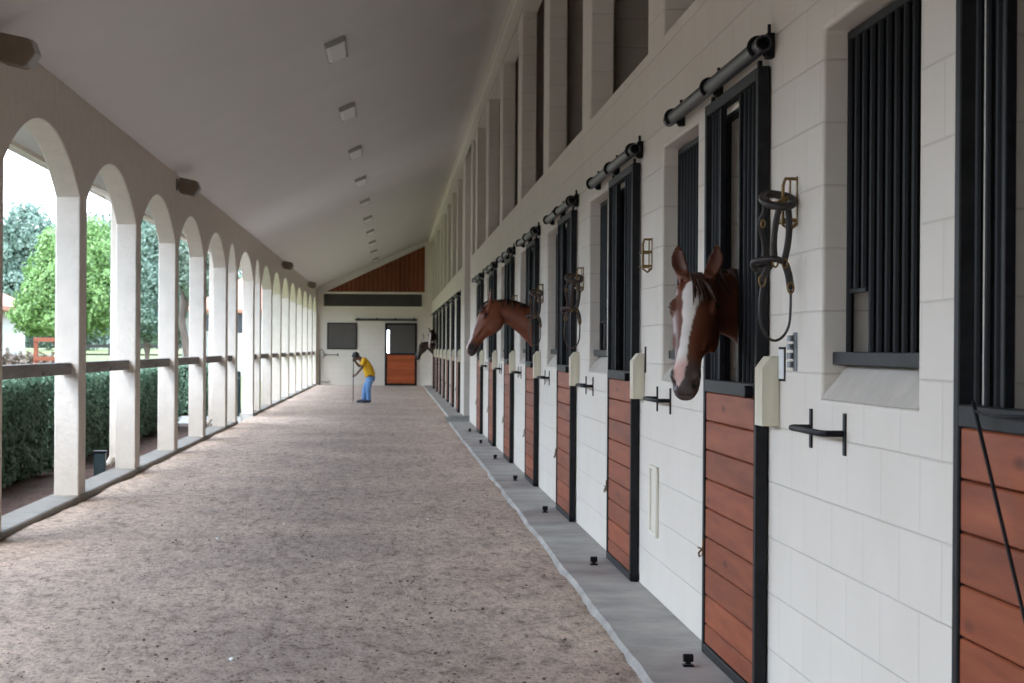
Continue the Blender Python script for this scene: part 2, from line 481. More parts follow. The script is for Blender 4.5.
# ------------------------------------------------------------------ arcade wall
COLS = [-5.9, -1.58, 2.75, 7.08, 11.42, 15.80, 20.12, 24.45, 28.80, 33.10, 37.45, 39.85, 44.75, 47.0, 51.38, 55.68, 60.0, 64.35, 68.7, 73.0, 77.4, 81.5]   # far edges
CW = .45; SPR, RISE = 3.06, .54
def arcade():
    m = MB()
    prof = []          # (y, z of the underside) going along +Y; columns reach the ground
    top = lambda: zc(XL)
    def strip(pts):
        n = len(pts); v = []; f = []
        for (y, z) in pts:
            v += [(XL, y, z), (XL, y, top()), (XLO, y, z), (XLO, y, zc(XLO))]
        for i in range(n-1):
            a, b = 4*i, 4*(i+1)
            f += [(a, b, b+1, a+1), (a+2, a+3, b+3, b+2), (a, a+2, b+2, b), (a+1, b+1, b+3, a+3)]
        m.add(v, f)
    for i, yf in enumerate(COLS):
        yn = yf - CW
        v = [(x, y, z) for x in (XLO, XL) for y in (yn, yf) for z in (-.3, SPR)]
        m.box(XLO, XL, yn, yf, -.3, SPR)
        strip([(yn, SPR), (yf, SPR)])
        if i + 1 < len(COLS):
            a, b = yf, COLS[i+1] - CW; w = (b - a)/2; R = (w*w + RISE*RISE)/(2*RISE); pts = []
            N = 28
            for k in range(N+1):
                t = -1 + 2*k/N; y = (a+b)/2 + t*w
                pts.append((y, SPR + RISE - R + math.sqrt(max(0, R*R - (t*w)**2))))
            strip(pts)
    import bmesh
    me = m.mesh('wall_left'); bm = bmesh.new(); bm.from_mesh(me)
    bmesh.ops.remove_doubles(bm, verts=bm.verts, dist=1e-4)
    # drop the doubled inner faces between column and strip
    seen = {}
    for f in list(bm.faces):
        k = tuple(sorted(v.index for v in f.verts)); seen.setdefault(k, []).append(f)
    dead = [f for fs in seen.values() if len(fs) > 1 for f in fs]
    bmesh.ops.delete(bm, geom=dead, context='FACES')
    bmesh.ops.recalc_face_normals(bm, faces=bm.faces); bm.to_mesh(me); bm.free()
    me.materials.append(M_STUCCO)
    o = bpy.data.objects.new('wall_left', me); COL.objects.link(o)
    b = o.modifiers.new('round', 'BEVEL'); b.width = .014; b.segments = 2; b.limit_method = 'ANGLE'; b.angle_limit = math.radians(60)
    return struct(o)
arcade()
for nm, a, b in (('curb', -6, 39.86), ('curb', 44.28, YE)):
    m = MB(); m.box(-3.47, -3.155, a, b, -.3, .035, .012); struct(m.build(nm, M_CURB))

# weathered rails between the columns
rails = []
n = 0
for i in range(len(COLS)-1):
    a, b = COLS[i], COLS[i+1] - CW
    if b < 16 or 39.8 < a < 40: continue
    L = b - a - .004
    m = MB(); m.box(-3.345, -3.245, 0, L, 1.262, 1.382, .008)
    o = m.build('wooden_rail', M_RAIL, loc=(0, a + .002, 0))
    near = a < 39.8
    lab = ('grey wooden rail across the %s arcade bay from the camera' % ORD[n]) if near else ('grey wooden rail across the %s arcade bay beyond the open walkway' % ORD[n])
    if a > 46.9 and n == 0: pass
    tag(o, lab, 'rail', 'rails between the arcade columns'); n += 1
    if near and b > 39: n = 0

# ------------------------------------------------------------------ end wall
def end_wall():
    m = MB()
    x0, x1, y0, y1 = XLO, 5.9, YE, YE + .2
    dx0, dx1, dz = -.3, 1.05, 2.6
    def cell(xa, xb, za, zb_a, zb_b):
        m.add([(xa,y0,za),(xb,y0,za),(xb,y0,zb_b),(xa,y0,zb_a),(xa,y1,za),(xb,y1,za),(xb,y1,zb_b),(xa,y1,zb_a)],
              [(0,1,2,3),(5,4,7,6),(0,4,5,1),(3,2,6,7),(0,3,7,4),(1,5,6,2)])
    cell(x0, dx0, -.3, zc(x0), zc(dx0)); cell(dx1, x1, -.3, zc(dx1), zc(x1)); cell(dx0, dx1, dz, zc(dx0), zc(dx1))
    return struct(m.build('wall_end', M_BLOCKX))
end_wall()
m = MB(); m.prism([(XLO, -.3), (5.9, -.3), (5.9, zc(5.9)), (XLO, zc(XLO))], 'y', -6.2, -6.0); struct(m.build('near_end_light_block', M_BLOCKX))  # unseen wall behind the camera, added to keep sky light out
m = MB(); nb = 22
xa, xb = -2.77, 1.36
def ztop(x): return 3.92 + (x - xa)/(xb - xa)*(5.84 - 3.92)
for i in range(nb):
    u, w = xa + (xb - xa)*i/nb, xa + (xb - xa)*(i+1)/nb - .004
    m.prism([(u, 3.9), (w, 3.9), (w, ztop(w)), (u, ztop(u))], 'y', YE - .03, YE - .002)
struct(m.build('wall_gable_boards', M_GABLE))
m = MB(); m.prism([(xa - .35, 3.74), (xb + .1, ztop(xb + .1) + .02), (xb + .1, zc(xb + .1)), (xa - .35, zc(xa - .35))], 'y', YE - .05, YE - .001); struct(m.build('trim_rake', M_CEIL))
m = MB(); m.box(-2.95, 1.4, YE - .05, YE, 3.81, 3.9); m.box(-2.95, 1.4, YE - .08, YE, 3.21, 3.29); struct(m.build('trim_ledge', M_TRIMC))
m = MB(); m.box(-2.87, 1.24, YE - .03, YE, 3.29, 3.81)
for i in range(9): m.prism([(YE - .06, 3.30 + i*.057), (YE - .03, 3.35 + i*.057), (YE - .03, 3.30 + i*.057)], 'x', -2.87, 1.24)
struct(m.build('window_louver', M_SCREEN))
# shuttered window of the end wall
t = empty('window_shutter', (-2.1, YE, 1.48)); tag(t, 'dark grey mesh shutter on the white end wall', 'shutter')
m = MB()
for a, b, c, d in ((-.63, .63, 0, .05), (-.63, .63, 1.07, 1.12), (-.63, -.58, .05, 1.07), (.58, .63, .05, 1.07)): m.box(a, b, -.045, -.001, c, d)
m.build('frame', M_BLACK, t)
m = MB(); m.box(-.58, .58, -.03, -.005, .05, 1.07)
for i in range(16): m.box(-.58, .58, -.036, -.03, .07 + i*.0625, .105 + i*.0625)
m.build('mesh_screen', M_SCREEN, t)
# end door
t = empty('sliding_door', (-.3, YE, 0)); tag(t, 'sliding door with orange lower boards and dark upper screen on the end wall', 'sliding door')
m = MB()
for a, b, c, d in ((0, .09, -.04, 2.6), (1.26, 1.35, -.04, 2.6), (.09, 1.26, 2.52, 2.6), (.09, 1.26, 1.26, 1.33), (.09, 1.26, -.04, .07)): m.box(a, b, -.09, -.03, c, d, .004)
m.build('frame', M_BLACK, t)
m = MB()
for i in range(8): m.box(.09, 1.26, -.075, -.04, .07 + i*.149, .07 + (i+1)*.149 - .008, .004)
m.box(.09, 1.26, -.044, -.036, .07, 1.26); m.build('wood_panel', M_PANELX, t)
m = MB(); m.box(.19, 1.26, -.07, -.045, 1.33, 2.52); m.box(.09, .19, -.07, -.045, 2.3, 2.52); m.build('screen', M_SCREEN, t)
m = MB(); m.tube([(1.30, -.09, 1.15), (1.30, -.14, 1.15), (1.30, -.14, 1.35), (1.30, -.09, 1.35)], .012, 6); m.build('handle', M_GALV, t)
t = empty('door_track', (-1.55, YE, 2.72)); tag(t, 'dark sliding door track above the end wall door', 'door track')
m = MB(); m.box(0, 2.6, -.10, -.03, -.03, .05, .006); m.build('rail', M_TRACK, t)
for k in range(4):
    m = MB(); m.box(.1 + k*.78, .16 + k*.78, -.11, -.001, -.02, .09); m.build('bracket', M_BLACK, t)
def bar_u(L, d, plate_h, r=.012):
    root = None
    m = MB(); m.tube([(0, 0, 0), (-d*.85, 0, 0), (-d, .02, 0), (-d, L-.02, 0), (-d*.85, L, 0), (0, L, 0)], r, 8)
    p = []
    for y in (0, L):
        q = MB(); q.box(-.008, -.0005, y - .018, y + .018, -plate_h*.52, plate_h*.48, .002); p.append(q)
    return m, p
t = empty('blanket_bar', (-2.8, YE, 1.25)); tag(t, 'slim dark blanket bar on the end wall below the shutter', 'blanket bar')
m = MB(); m.tube([(0, 0, 0), (0, -.1, 0), (.53, -.1, 0), (.53, 0, 0)], .014, 8); m.build('bar', M_BLACK, t)
for x in (0, .53):
    m = MB(); m.box(x - .018, x + .018, -.008, -.001, -.07, .07); m.build('wall_plate', M_BLACK, t)
t = empty('standpipe', (-3.03, YE, 0)); tag(t, 'thin grey standpipe with hose loop in the end wall corner', 'standpipe')
m = MB(); m.tube([(0, -.05, -.03), (0, -.05, 1.4), (.0, -.05, 1.46), (.1, -.05, 1.46)], .022, 8); m.build('pipe', M_GALV, t)
m = MB(); m.tube([(.1, -.06, 1.46), (.16, -.08, 1.4), (.17, -.08, 1.2), (.12, -.08, 1.12)], .014, 8); m.build('tap', M_BRASS, t)
m = MB(); m.tube([(.0, -.1, .12), (.35, -.14, .10), (.42, -.14, .16)], .02, 8); m.build('hose', M_GALV, t)
t = empty('wall_hook', (1.3, YE, 2.0)); tag(t, 'small dark hook with strap beside the end wall door', 'hook')
m = MB(); m.tube([(0, 0, .1), (0, -.08, .1), (0, -.1, .15)], .014, 8); m.tube([(0, -.08, .1), (.03, -.08, 0), (0, -.08, -.2), (-.04, -.08, 0), (0, -.08, .1)], .012, 6); m.build('hook_arm', M_BLACK, t)

# ------------------------------------------------------------------ sliding stall doors
XD = 1.60
def make_door():
    root = empty('stall_door')
    H, W, D = 2.80, 1.45, .052
    m = MB()
    for a, b, c, d in ((0, .055, 0, H), (W - .05, W, 0, H), (.055, W - .05, H - .055, H), (.055, W - .05, 1.338, 1.402), (.055, W - .05, 0, .05)):
        m.box(0, D, a, b, c, d, .004)
    m.build('frame', M_BLACK2, root)
    m = MB(); z = .052; hs = [.10] + [.147]*8
    for h in hs:
        m.box(.008, .040, .057, W - .052, z + .002, z + h - .002, .005); z += h + .0012
    m.build('wood_panel', M_PANEL, root)
    for y in (.12, .22, .32, .42, 1.12, 1.21, 1.30):
        m = MB(); m.tube([(.026, y, 1.40), (.026, y, H - .055)], .012, 8); m.build('bar', M_BAR, root, smooth=True, ang=40)
    for y in (.52, 1.045):
        m = MB(); m.box(.012, .042, y - .016, y + .016, 1.402, H - .055, .003); m.build('yoke_post', M_BLACK, root)
    m = MB(); m.tube([(-.0, .10, 1.365), (-.035, .10, 1.365), (-.036, .10, 1.365)], [.028, .028, .012], 14); m.build('latch_knob', M_BLACK, root, smooth=True, ang=40)
    m = MB(); m.tube([(-.003, W - .02, .53), (-.02, W - .02, .51), (-.024, W - .06, .495), (-.018, W - .13, .51), (-.016, W - .14, .59)], .005, 6); m.tube([(0, W - .01, .53), (-.012, W + .05, .53)], .005, 6)
    m.build('latch_hook', M_BRASS, root)
    for y in (.1, W - .1):
        m = MB(); m.box(.018, .034, y - .02, y + .02, H - .01, H + .035); m.build('hanger', M_BLACK, root)
    m = MB(); m.box(.0, .05, -.02, .03, .012, .05); m.tube([(-.005, -.01, .035), (.05, -.01, .035)], .02, 10); m.build('guide_roller', M_BLACK, root)
    return root
def make_track():
    root = empty('door_track'); L = 2.86; R = .036
    m = MB()
    n = 14; v = []; f = []
    for y, r in ((0, R), (L, R)):
        for rr in (r, r - .008):
            v += [(rr*math.cos(2*PI*k/n), y, rr*math.sin(2*PI*k/n)) for k in range(n)]
    for k in range(n):
        l = (k+1) % n
        f += [(k, l, 2*n+l, 2*n+k), (n+k, 3*n+k, 3*n+l, n+l), (k, n+k, n+l, l), (2*n+k, 2*n+l, 3*n+l, 3*n+k)]
    m.add(v, f); m.build('rail', M_TRACK, root, smooth=True, ang=40)
    m = MB(); m.tube([(0, .07, 0), (0, .09, 0)], R - .006, 12); m.build('end_stop', M_BLACK, root)
    for i, y in enumerate((.12, 1.43, 2.70)):
        m = MB()
        m.tube([(R*1.22*math.cos(a), y, R*1.22*math.sin(a)) for a in [math.radians(-60 + 300*k/14) for k in range(15)]], .0085, 8)
        m.box(.03, .0645, y - .03, y + .03, -.05, .06, .003)
        m.tube([(.046, y, .06), (.046, y, .10)], .008, 6)
        m.build('bracket', M_BLACK, root)
    for y in (.75, 2.1):
        m = MB(); m.box(.02, .0645, y - .02, y + .02, .02, .06, .003); m.build('bolt_tab', M_BLACK, root)
    return root
def make_grille():
    root = empty('window_grille'); W, H = 1.375, 1.25
    m = MB()
    m.box(-.062, .02, 0, W, 0, .05, .003); m.box(-.012, .02, 0, W, H, H + .035, .003)
    m.box(-.006, .012, 0, .02, .05, H); m.box(-.006, .012, W - .285, W, .275, .292, .002)
    m.build('frame', M_BLACK2, root)
    for i in range(12):
        y = W - .02 - i*.117
        z0 = .29 if i in (1, 2) else .05
        m = MB(); m.tube([(0, y, z0), (0, y, H)], .015, 8); m.build('bar', M_BAR, root, smooth=True, ang=40)
    return root
def make_stop():
    m = MB(); m.prism([(-.002, 1.225), (-.077, 1.225), (-.077, 1.475), (-.04, 1.525), (-.002, 1.525)], 'y', 0, .16)
    return m.build('door_stop', M_CREAMW, bevel=.004)
def make_bar():
    root = empty('blanket_bar'); L = .57
    m, ps = bar_u(L, .085, .155); m.build('bar', M_BLACK, root, smooth=True, ang=40)
    for p in ps: p.build('wall_plate', M_BLACK2, root)
    return root
def make_guide():
    root = empty('floor_guide')
    m = MB(); m.box(-.026, .026, -.024, .024, 0, .012, .002); m.tube([(0, 0, .01), (0, 0, .045)], .014, 8); m.build('base', M_BLACK, root)
    m = MB(); m.tube([(-.024, 0, .042), (.024, 0, .042)], .02, 12); m.build('roller', M_BLACK, root)
    return root
def make_bracket():
    root = empty('bridle_bracket')
    for y in (0, .14):
        m = MB(); m.box(-.006, -.0005, y - .012, y + .012, -.17, .03, .002); m.build('wall_strip', M_BRASS, root)
    m = MB()
    for z in (-.06, -.15): m.tube([(-.004, 0, z), (-.06, .0, z), (-.06, .14, z), (-.004, .14, z)], .008, 6)
    m.tube([(-.004, 0, .02), (-.05, 0, .02), (-.06, 0, -.01), (-.06, 0, -.17), (-.03, 0, -.19), (-.004, 0, -.165)], .007, 6)
    m.build('rack', M_BRASS, root)
    return root

near_lab = ['whose near half leaves the frame', 'with the blazed horse leaning out', 'just behind the blazed horse', 'third along from the blazed horse', 'with the chestnut horse leaning out', 'directly behind the chestnut horse', 'sixth stall of the near row', 'last stall before the cross aisle']
near_lab[3] = 'with a brown halter hung beside it, one stall before the chestnut horse'
near_st = ['nearest stall cut by the frame', 'blazed horse stall', 'second stall with an empty brass bracket', 'third stall with a brown halter', 'chestnut horse stall', 'stall right behind the chestnut horse', 'sixth stall past the chestnut horse', 'last stall before the cross aisle']
def far_st(k): return '%s stall beyond the cross aisle' % ORD[k]
D0 = make_door(); T0 = make_track(); G0 = make_grille(); S0 = make_stop(); B0 = make_bar(); F0 = make_guide()
used = set()
def put(proto, loc):
    if proto.name in used: o = copy_tree(proto)
    else: o = proto; used.add(proto.name)
    o.location = loc; return o
for k, y in enumerate(DOORS_N + DOORS_F):
    st = near_st[k] if k < 8 else far_st(k - 8)
    o = put(D0, (XD, y + (1.37 if k == 14 else 0), 0 if k < 8 else -.005)); tag(o, 'black barred sliding door with stained boards, ' + st, 'stall door', 'sliding stall doors')
    o = put(T0, (XD - .006, y - .16 + (.33 if k == 14 else 0), 2.875 + (0 if k < 8 else -.005))); tag(o, 'round black door track above the ' + st, 'door track', 'sliding door tracks')
    o = put(S0, (XW, y - .22, 0)); tag(o, 'cream wooden door stop at the ' + st, 'door stop', 'cream door stops')
    if k < 8:
        if k > 0: o = put(B0, (XW, y - 1.43, 1.247)); tag(o, 'black blanket bar on the white wall by the ' + st, 'blanket bar', 'blanket bars')
        o = put(F0, (1.46, y + .98, 0)); tag(o, 'black floor guide on the concrete by the ' + st, 'floor guide', 'floor guides')
    if 1 <= k <= 5:
        if k == 1: BR0 = make_bracket()
        o = put(BR0, (XW, y - .56, 2.235)); tag(o, 'brass bridle bracket on the wall by the ' + st, 'bracket', 'brass brackets')
for k, y in enumerate(WIN_N + [w for w in WIN_F if w < 79]):
    where = ('%s window from the camera' % ORD[k]) if k < 8 else ('%s window beyond the cross aisle' % ORD[k - 8])
    o = put(G0, (1.765, y + .005, 1.496)); tag(o, 'black barred grille in the ' + where, 'window grille', 'window grilles')

# name card, hinge strip, slot, rod
t = empty('card_holder', (XW, 8.24, 1.49)); tag(t, 'white name card in dark holder beside the nearest cream door stop', 'card holder')
m = MB(); m.box(-.005, -.001, -.065, .065, -.07, .075, .001); m.build('frame', M_BLACK, t)
m = MB(); m.box(-.008, -.005, -.052, .052, -.06, .065); m.build('card', M_CARD, t)
t = empty('hinge_strip', (XW, 7.97, 1.545)); tag(t, 'galvanized hinge strip on the wall below the hanging black halter', 'hinge')
m = MB(); m.box(-.007, -.001, -.03, .03, -.08, .08, .002); m.build('plate', M_GALV, t)
m = MB()
for i in range(4): m.tube([(-.018, .032, -.065 + i*.036), (-.018, .032, -.04 + i*.036)], .013, 10)
m.build('knuckle', M_GALV, t)
t = empty('hinge_strip', (XW, 12.68, 1.49)); tag(t, 'narrow dark hinge strip on the wall by the empty brass bracket', 'hinge')
m = MB(); m.box(-.007, -.001, -.025, .025, -.09, .08, .002); m.build('plate', M_BLACK2, t)
t = empty('wall_niche', (XW, 12.2, .60)); tag(t, 'pale narrow panel low on the wall behind the blazed horse stall', 'wall panel')
m = MB()
for a, b, c, d in ((-.17, .17, -.22, -.195), (-.17, .17, .195, .22), (-.17, -.13, -.195, .195), (.13, .17, -.195, .195)): m.box(-.02, -.001, a, b, c, d, .004)
m.build('frame', M_TRIMC, t)
m = MB(); m.box(-.006, -.001, -.13, .13, -.195, .195); m.build('panel', M_TRIMC, t)
t = empty('whip', (1.575, 5.22, 1.395)); tag(t, 'long thin black whip leaning against the nearest stall door', 'whip')
m = MB(); m.tube([(-.02, -1.17, -1.392), (-.008, -.6, -.71), (-.006, 0, 0), (-.004, .02, .02)], [.004, .005, .006, .006], 8); m.build('shaft', M_BLACK, t, smooth=True)
m = MB(); m.tube([(-.006, .0, -.005), (-.004, -.2, -.012), (-.002, -.55, -.002)], .004, 8); m.build('lash', M_BLACK, t, smooth=True)

# ------------------------------------------------------------------ halters
def cr(pts, closed=False, k=5):
    p = [Vector(q) for q in pts]; n = len(p); out = []
    for i in range(n if closed else n-1):
        a, b, c, d = (p[(i-1) % n], p[i], p[(i+1) % n], p[(i+2) % n]) if closed else (p[max(i-1, 0)], p[i], p[i+1], p[min(i+2, n-1)])
        for j in range(k):
            t = j/k; out.append(.5*((2*b) + (c-a)*t + (2*a-5*b+4*c-d)*t*t + (-a+3*b-3*c+d)*t**3))
    if not closed: out.append(p[-1])
    return out
def make_halter(name, mat, loc, sc=1.0, lead=True):
    """hangs from a bracket; local x points from the wall out, y along the wall, z up"""
    t = empty(name, loc)
    def P(w, d, v): return (-w*sc, d*sc, v*sc)
    fl = ((0, 1, 0), .35)
    m = MB()
    m.tube(cr([P(.03, .05, .0), P(.10, .06, .01), P(.13, .03, -.01), P(.12, -.02, -.035), P(.07, -.05, -.05), P(.02, -.03, -.04), P(.01, .02, -.015)], True), .017*sc, 8, closed=True, flat=((0, 0, 1), 1.0))
    m.build('crownpiece', mat, t, smooth=True)
    m = MB(); m.tube(cr([P(.075, -.05, -.045), P(.09, -.045, -.12), P(.095, -.04, -.2), P(.09, -.03, -.26)]), .013*sc, 8, flat=fl); m.build('cheek_strap', mat, t, smooth=True)
    m = MB(); m.tube(cr([P(.035, -.02, -.05), P(.03, -.02, -.13), P(.035, -.02, -.2), P(.05, -.02, -.275)]), .014*sc, 8, flat=fl); m.build('cheek_strap', mat, t, smooth=True)
    m = MB(); m.tube(cr([P(.12, .02, -.03), P(.125, .02, -.07), P(.14, .03, -.11), P(.12, .04, -.2), P(.12, .04, -.26)]), .011*sc, 8, flat=fl); m.build('throatlatch', mat, t, smooth=True)
    m = MB(); m.tube(cr([P(.05, -.02, -.275), P(.09, -.04, -.262), P(.14, .0, -.265), P(.165, .03, -.275), P(.15, .05, -.30), P(.10, .03, -.295)]), .014*sc, 8, flat=((0, 0, 1), 1.0)); m.build('noseband', mat, t, smooth=True)
    m = MB(); m.tube(cr([P(.10, -.03, -.28), P(.125, -.03, -.31), P(.14, -.02, -.36)]), .015*sc, 8, flat=fl); m.tube(cr([P(.045, -.02, -.28), P(.03, -.02, -.33), P(.022, -.02, -.385)]), .016*sc, 8, flat=fl); m.build('chin_strap', mat, t, smooth=True)
    if lead:
        m = MB(); m.tube(cr([P(.14, -.02, -.36), P(.148, -.02, -.44), P(.145, -.02, -.52), P(.12, -.02, -.575), P(.085, -.02, -.595), P(.05, -.02, -.575), P(.028, -.02, -.53), P(.022, -.02, -.46), P(.022, -.02, -.38)]), .0055*sc, 8)
        m.build('lead_loop', mat, t, smooth=True)
    for (w, d, v, r) in ((.09, -.035, -.275, .016), (.14, -.02, -.35, .018), (.024, -.025, -.38, .017), (.05, -.03, -.28, .014), (.13, .02, -.115, .012)):
        m = MB(); m.tube([P(w + r*math.cos(a)*.7, d - .006, v + r*1.3*math.sin(a)) for a in [2*PI*i/12 for i in range(12)]], .0042*sc, 6, closed=True); m.build('ring', M_BRASS, t, smooth=True)
    return t
tag(make_halter('halter', M_LEATHER, (XW - .012, DOORS_N[1] - .58, 2.185)), 'black leather halter hanging between blazed horse and barred window', 'halter', 'halters on brass brackets')
tag(make_halter('halter', M_LEATHBR, (XW - .012, DOORS_N[3] - .58, 2.185), 1.05), 'brown leather halter by the third stall, nearer than the chestnut horse', 'halter', 'halters on brass brackets')
tag(make_halter('halter', M_LEATHBR, (XW - .012, DOORS_N[4] - .58, 2.185), 1.0), 'dark halter hanging just beside the chestnut horse neck', 'halter', 'halters on brass brackets')

# ------------------------------------------------------------------ ceiling lights and wall fixtures
def make_light():
    root = empty('ceiling_light'); sl = math.atan(.43)
    m = MB(); m.box(-.13, .13, 0, 1.25, -.03, 0, .004); m.box(-.125, .125, .0, .03, -.065, -.030, .004); m.box(-.125, .125, 1.22, 1.25, -.065, -.030, .004); m.build('housing', M_FIXT, root)
    m = MB(); m.prism([(-.12, -.03), (-.115, -.055), (-.09, -.066), (.09, -.066), (.115, -.055), (.12, -.03)], 'y', .03, 1.22); m.build('diffuser', M_DIFF, root)
    root.rotation_euler = (0, -sl, 0)
    return root
L0 = make_light()
for k in range(-1, 10):
    y = 23.2 + 6.1*k - .6
    o = put(L0, (-.70, y, zc(-.70) - .002))
    if k == -1: tag(o, 'ceiling light just above the camera, out of the frame', 'ceiling light', 'ceiling lights')
    else: tag(o, '%s oblong white light on the sloping ceiling, counted from the camera' % ORD[k], 'ceiling light', 'ceiling lights')
def make_flood():
    root = empty('wall_fixture')
    m = MB(); m.box(.0, .02, -.07, .07, -.09, .09, .004); m.tube([(.02, 0, .02), (.1, .0, .05), (.14, 0, 0)], .018, 8); m.build('bracket', M_FIXT, root)
    m = MB(); m.prism([(.06, .10), (.30, .05), (.34, -.06), (.26, -.17), (.06, -.13), (.03, -.02)], 'y', -.13, .13); m.build('housing', M_BEIGE, root, bevel=.02)
    m = MB(); m.prism([(.305, .04), (.338, -.055), (.272, -.155), (.282, -.165), (.352, -.06), (.315, .045)], 'y', -.11, .11); m.build('lens', M_FIXT, root)
    return root
FL0 = make_flood()
for k, (y, z, lab) in enumerate([(15.4, 3.92, 'beige boxy fixture on the arcade wall nearest the camera'), (28.4, 3.92, 'beige boxy fixture above the arcade, second from the camera'), (55.4, 3.92, 'beige boxy fixture above the arcade, second from the end wall'), (72.3, 3.92, 'beige boxy fixture above the arcade nearest the end wall')]):
    o = put(FL0, (XL + .001, y, z)); tag(o, lab, 'light fixture', 'beige wall fixtures')

# ------------------------------------------------------------------ horses
HEAD = [  # x along nose, dorsal z, ventral z, half width upper, half width lower
    (-.075, -.035, -.17, .050, .050), (-.04, .000, -.215, .068, .064), (.01, .022, -.235, .080, .072), (.06, .034, -.255, .090, .078), (.11, .038, -.275, .098, .080),
    (.16, .034, -.285, .103, .080), (.21, .024, -.280, .098, .078), (.26, .008, -.258, .086, .070), (.31, -.006, -.228, .075, .060), (.36, -.020, -.202, .066, .052),
    (.41, -.034, -.192, .060, .049), (.46, -.045, -.190, .058, .049), (.51, -.055, -.197, .061, .052), (.55, -.064, -.206, .063, .053), (.59, -.079, -.208, .058, .049),
    (.622, -.100, -.198, .046, .040), (.640, -.128, -.180, .026, .024)]
def loft(m, rings, cap=True):
    n = len(rings[0]); v = [p for r in rings for p in r]; f = []
    for i in range(len(rings)-1):
        for k in range(n):
            l = (k+1) % n; f.append((i*n+k, i*n+l, (i+1)*n+l, (i+1)*n+k))
    f.append(tuple(range(n))[::-1]); f.append(tuple((len(rings)-1)*n + k for k in range(n)))
    m.add(v, f)
def horse(name, poll, nose, base, coat, muzzle, points, blaze, mane_mat, voxel, roll=0.0, bodylen=1.75, neck_mid=None, wide=1.0):
    """poll: world point between the ears; nose: direction the face runs; base: centre of the neck root inside the stall"""
    P = Vector(poll); fx = Vector(nose).normalized()
    side = Vector((0, 0, 1)).cross(fx).normalized()          # to the horse's left
    up = fx.cross(side).normalized()                         # dorsal side of the face
    if roll:
        q = Matrix.Rotation(roll, 3, fx); side = q @ side; up = q @ up
    def W(x, y, z): return P + fx*x + side*y + up*z
    m = MB(); n = 28
    rings = []
    for (x, d, vz, wu, wl) in HEAD:
        r = []
        c = (d + vz)/2; h = (d - vz)/2
        for k in range(n):
            a = 2*PI*k/n; ca, sa = math.cos(a), math.sin(a)
            e = 2.3
            cy = math.copysign(abs(ca)**(2/e), ca); cz = math.copysign(abs(sa)**(2/e), sa)
            w = (wu + (wl - wu)*(.5 - .5*cz))*wide
            r.append(W(x, cy*w*(1 - .22*max(0, cz)**3), c + cz*h))
        rings.append(r)
    loft(m, rings)
    for s in (-1, 1):
        def ell(x, y, z, rx, ry, rz):
            vs = []; fs = []; N_, M_ = 14, 9
            for i in range(M_+1):
                th = PI*i/M_
                for k in range(N_):
                    ph = 2*PI*k/N_
                    vs.append(W(x + rx*math.cos(th), s*y*wide + ry*math.sin(th)*math.cos(ph), z + rz*math.sin(th)*math.sin(ph)))
            for i in range(M_):
                for k in range(N_):
                    l = (k+1) % N_; fs.append((i*N_+k, (i+1)*N_+k, (i+1)*N_+l, i*N_+l))
            m.add(vs, fs)
        ell(.155, .083, -.035, .052, .020, .026)    # orbit
        ell(.16, .072, -.19, .11, .026, .085)       # cheek
        ell(.29, .062, -.085, .12, .016, .018)      # facial crest
        ell(.555, .045, -.105, .042, .020, .030)    # nostril flare
        ell(.06, .055, -.03, .05, .03, .05)
        # ear, a cupped leaf
        bx, by, bz = -.012, .052*wide, .012
        ed = Vector((-.80, s*.20, .56)).normalized(); ew = Vector((.0, 1, 0)); ew = (ew - ed*ew.dot(ed)).normalized(); en = ed.cross(ew)
        if en.z < 0 and en.x < 0: en = -en
        if en.x < 0: en = -en
        rg = []
        for t, w, th in ((-.12, .030, .030), (.0, .031, .028), (.15, .033, .024), (.35, .038, .020), (.55, .036, .016), (.75, .026, .012), (.9, .014, .009), (1.0, .004, .005)):
            r = []
            for k in range(16):
                a = 2*PI*k/16; u = math.cos(a)*w; q = math.sin(a)*th
                if math.sin(a) > 0 and t > .05: q = q*(-.15) + (abs(math.cos(a))**2)*th*.9
                loc = Vector((bx, s*by, bz)) + ed*(t*.165) + ew*u + en*q + Vector((0, s*.012*math.sin(min(1, max(0, t))*PI), 0))
                r.append(W(*loc))
            rg.append(r)
        loft(m, rg)
    # neck
    B = Vector(base)
    h0 = W(-.005, 0, -.105); h1 = W(.06, 0, -.13)
    t0 = (-fx*.55 - up*.45 + Vector((.5, 0, .05))).normalized()
    c1 = h0 + t0*.18 + (Vector(neck_mid) if neck_mid else Vector((0, 0, 0))); c2 = B + Vector((-.28, 0, .20)); Nn = 12
    rings = []
    def bez(t): return h1*(1-t)**3 + c1*3*(1-t)**2*t + c2*3*(1-t)*t*t + B*t**3
    crest = []
    for i in range(Nn+1):
        t = i/Nn; c = bez(t); tg = (bez(min(1, t+.02)) - bez(max(0, t-.02))).normalized()
        hh = .125 + .02*t + .15*t**2.0; hw = .068 + .016*t + .075*t**2.2
        sd = side.lerp(Vector((0, -1, 0)), smooth_step(0, 1, t)).normalized()
        sd = (sd - tg*sd.dot(tg)).normalized(); uu = sd.cross(tg).normalized()
        if uu.z < 0 and t > .3: uu = -uu
        if uu.dot(up) < 0 and t <= .3: uu = -uu
        r = []
        for k in range(n):
            a = 2*PI*k/n; ca, sa = math.cos(a), math.sin(a)
            r.append(c + sd*ca*hw*(1 - .35*max(0, sa)**2) + uu*sa*hh)
        rings.append(r); crest.append((c + uu*hh, uu, sd))
    loft(m, rings)
    # trunk, running into the stall
    rings = []
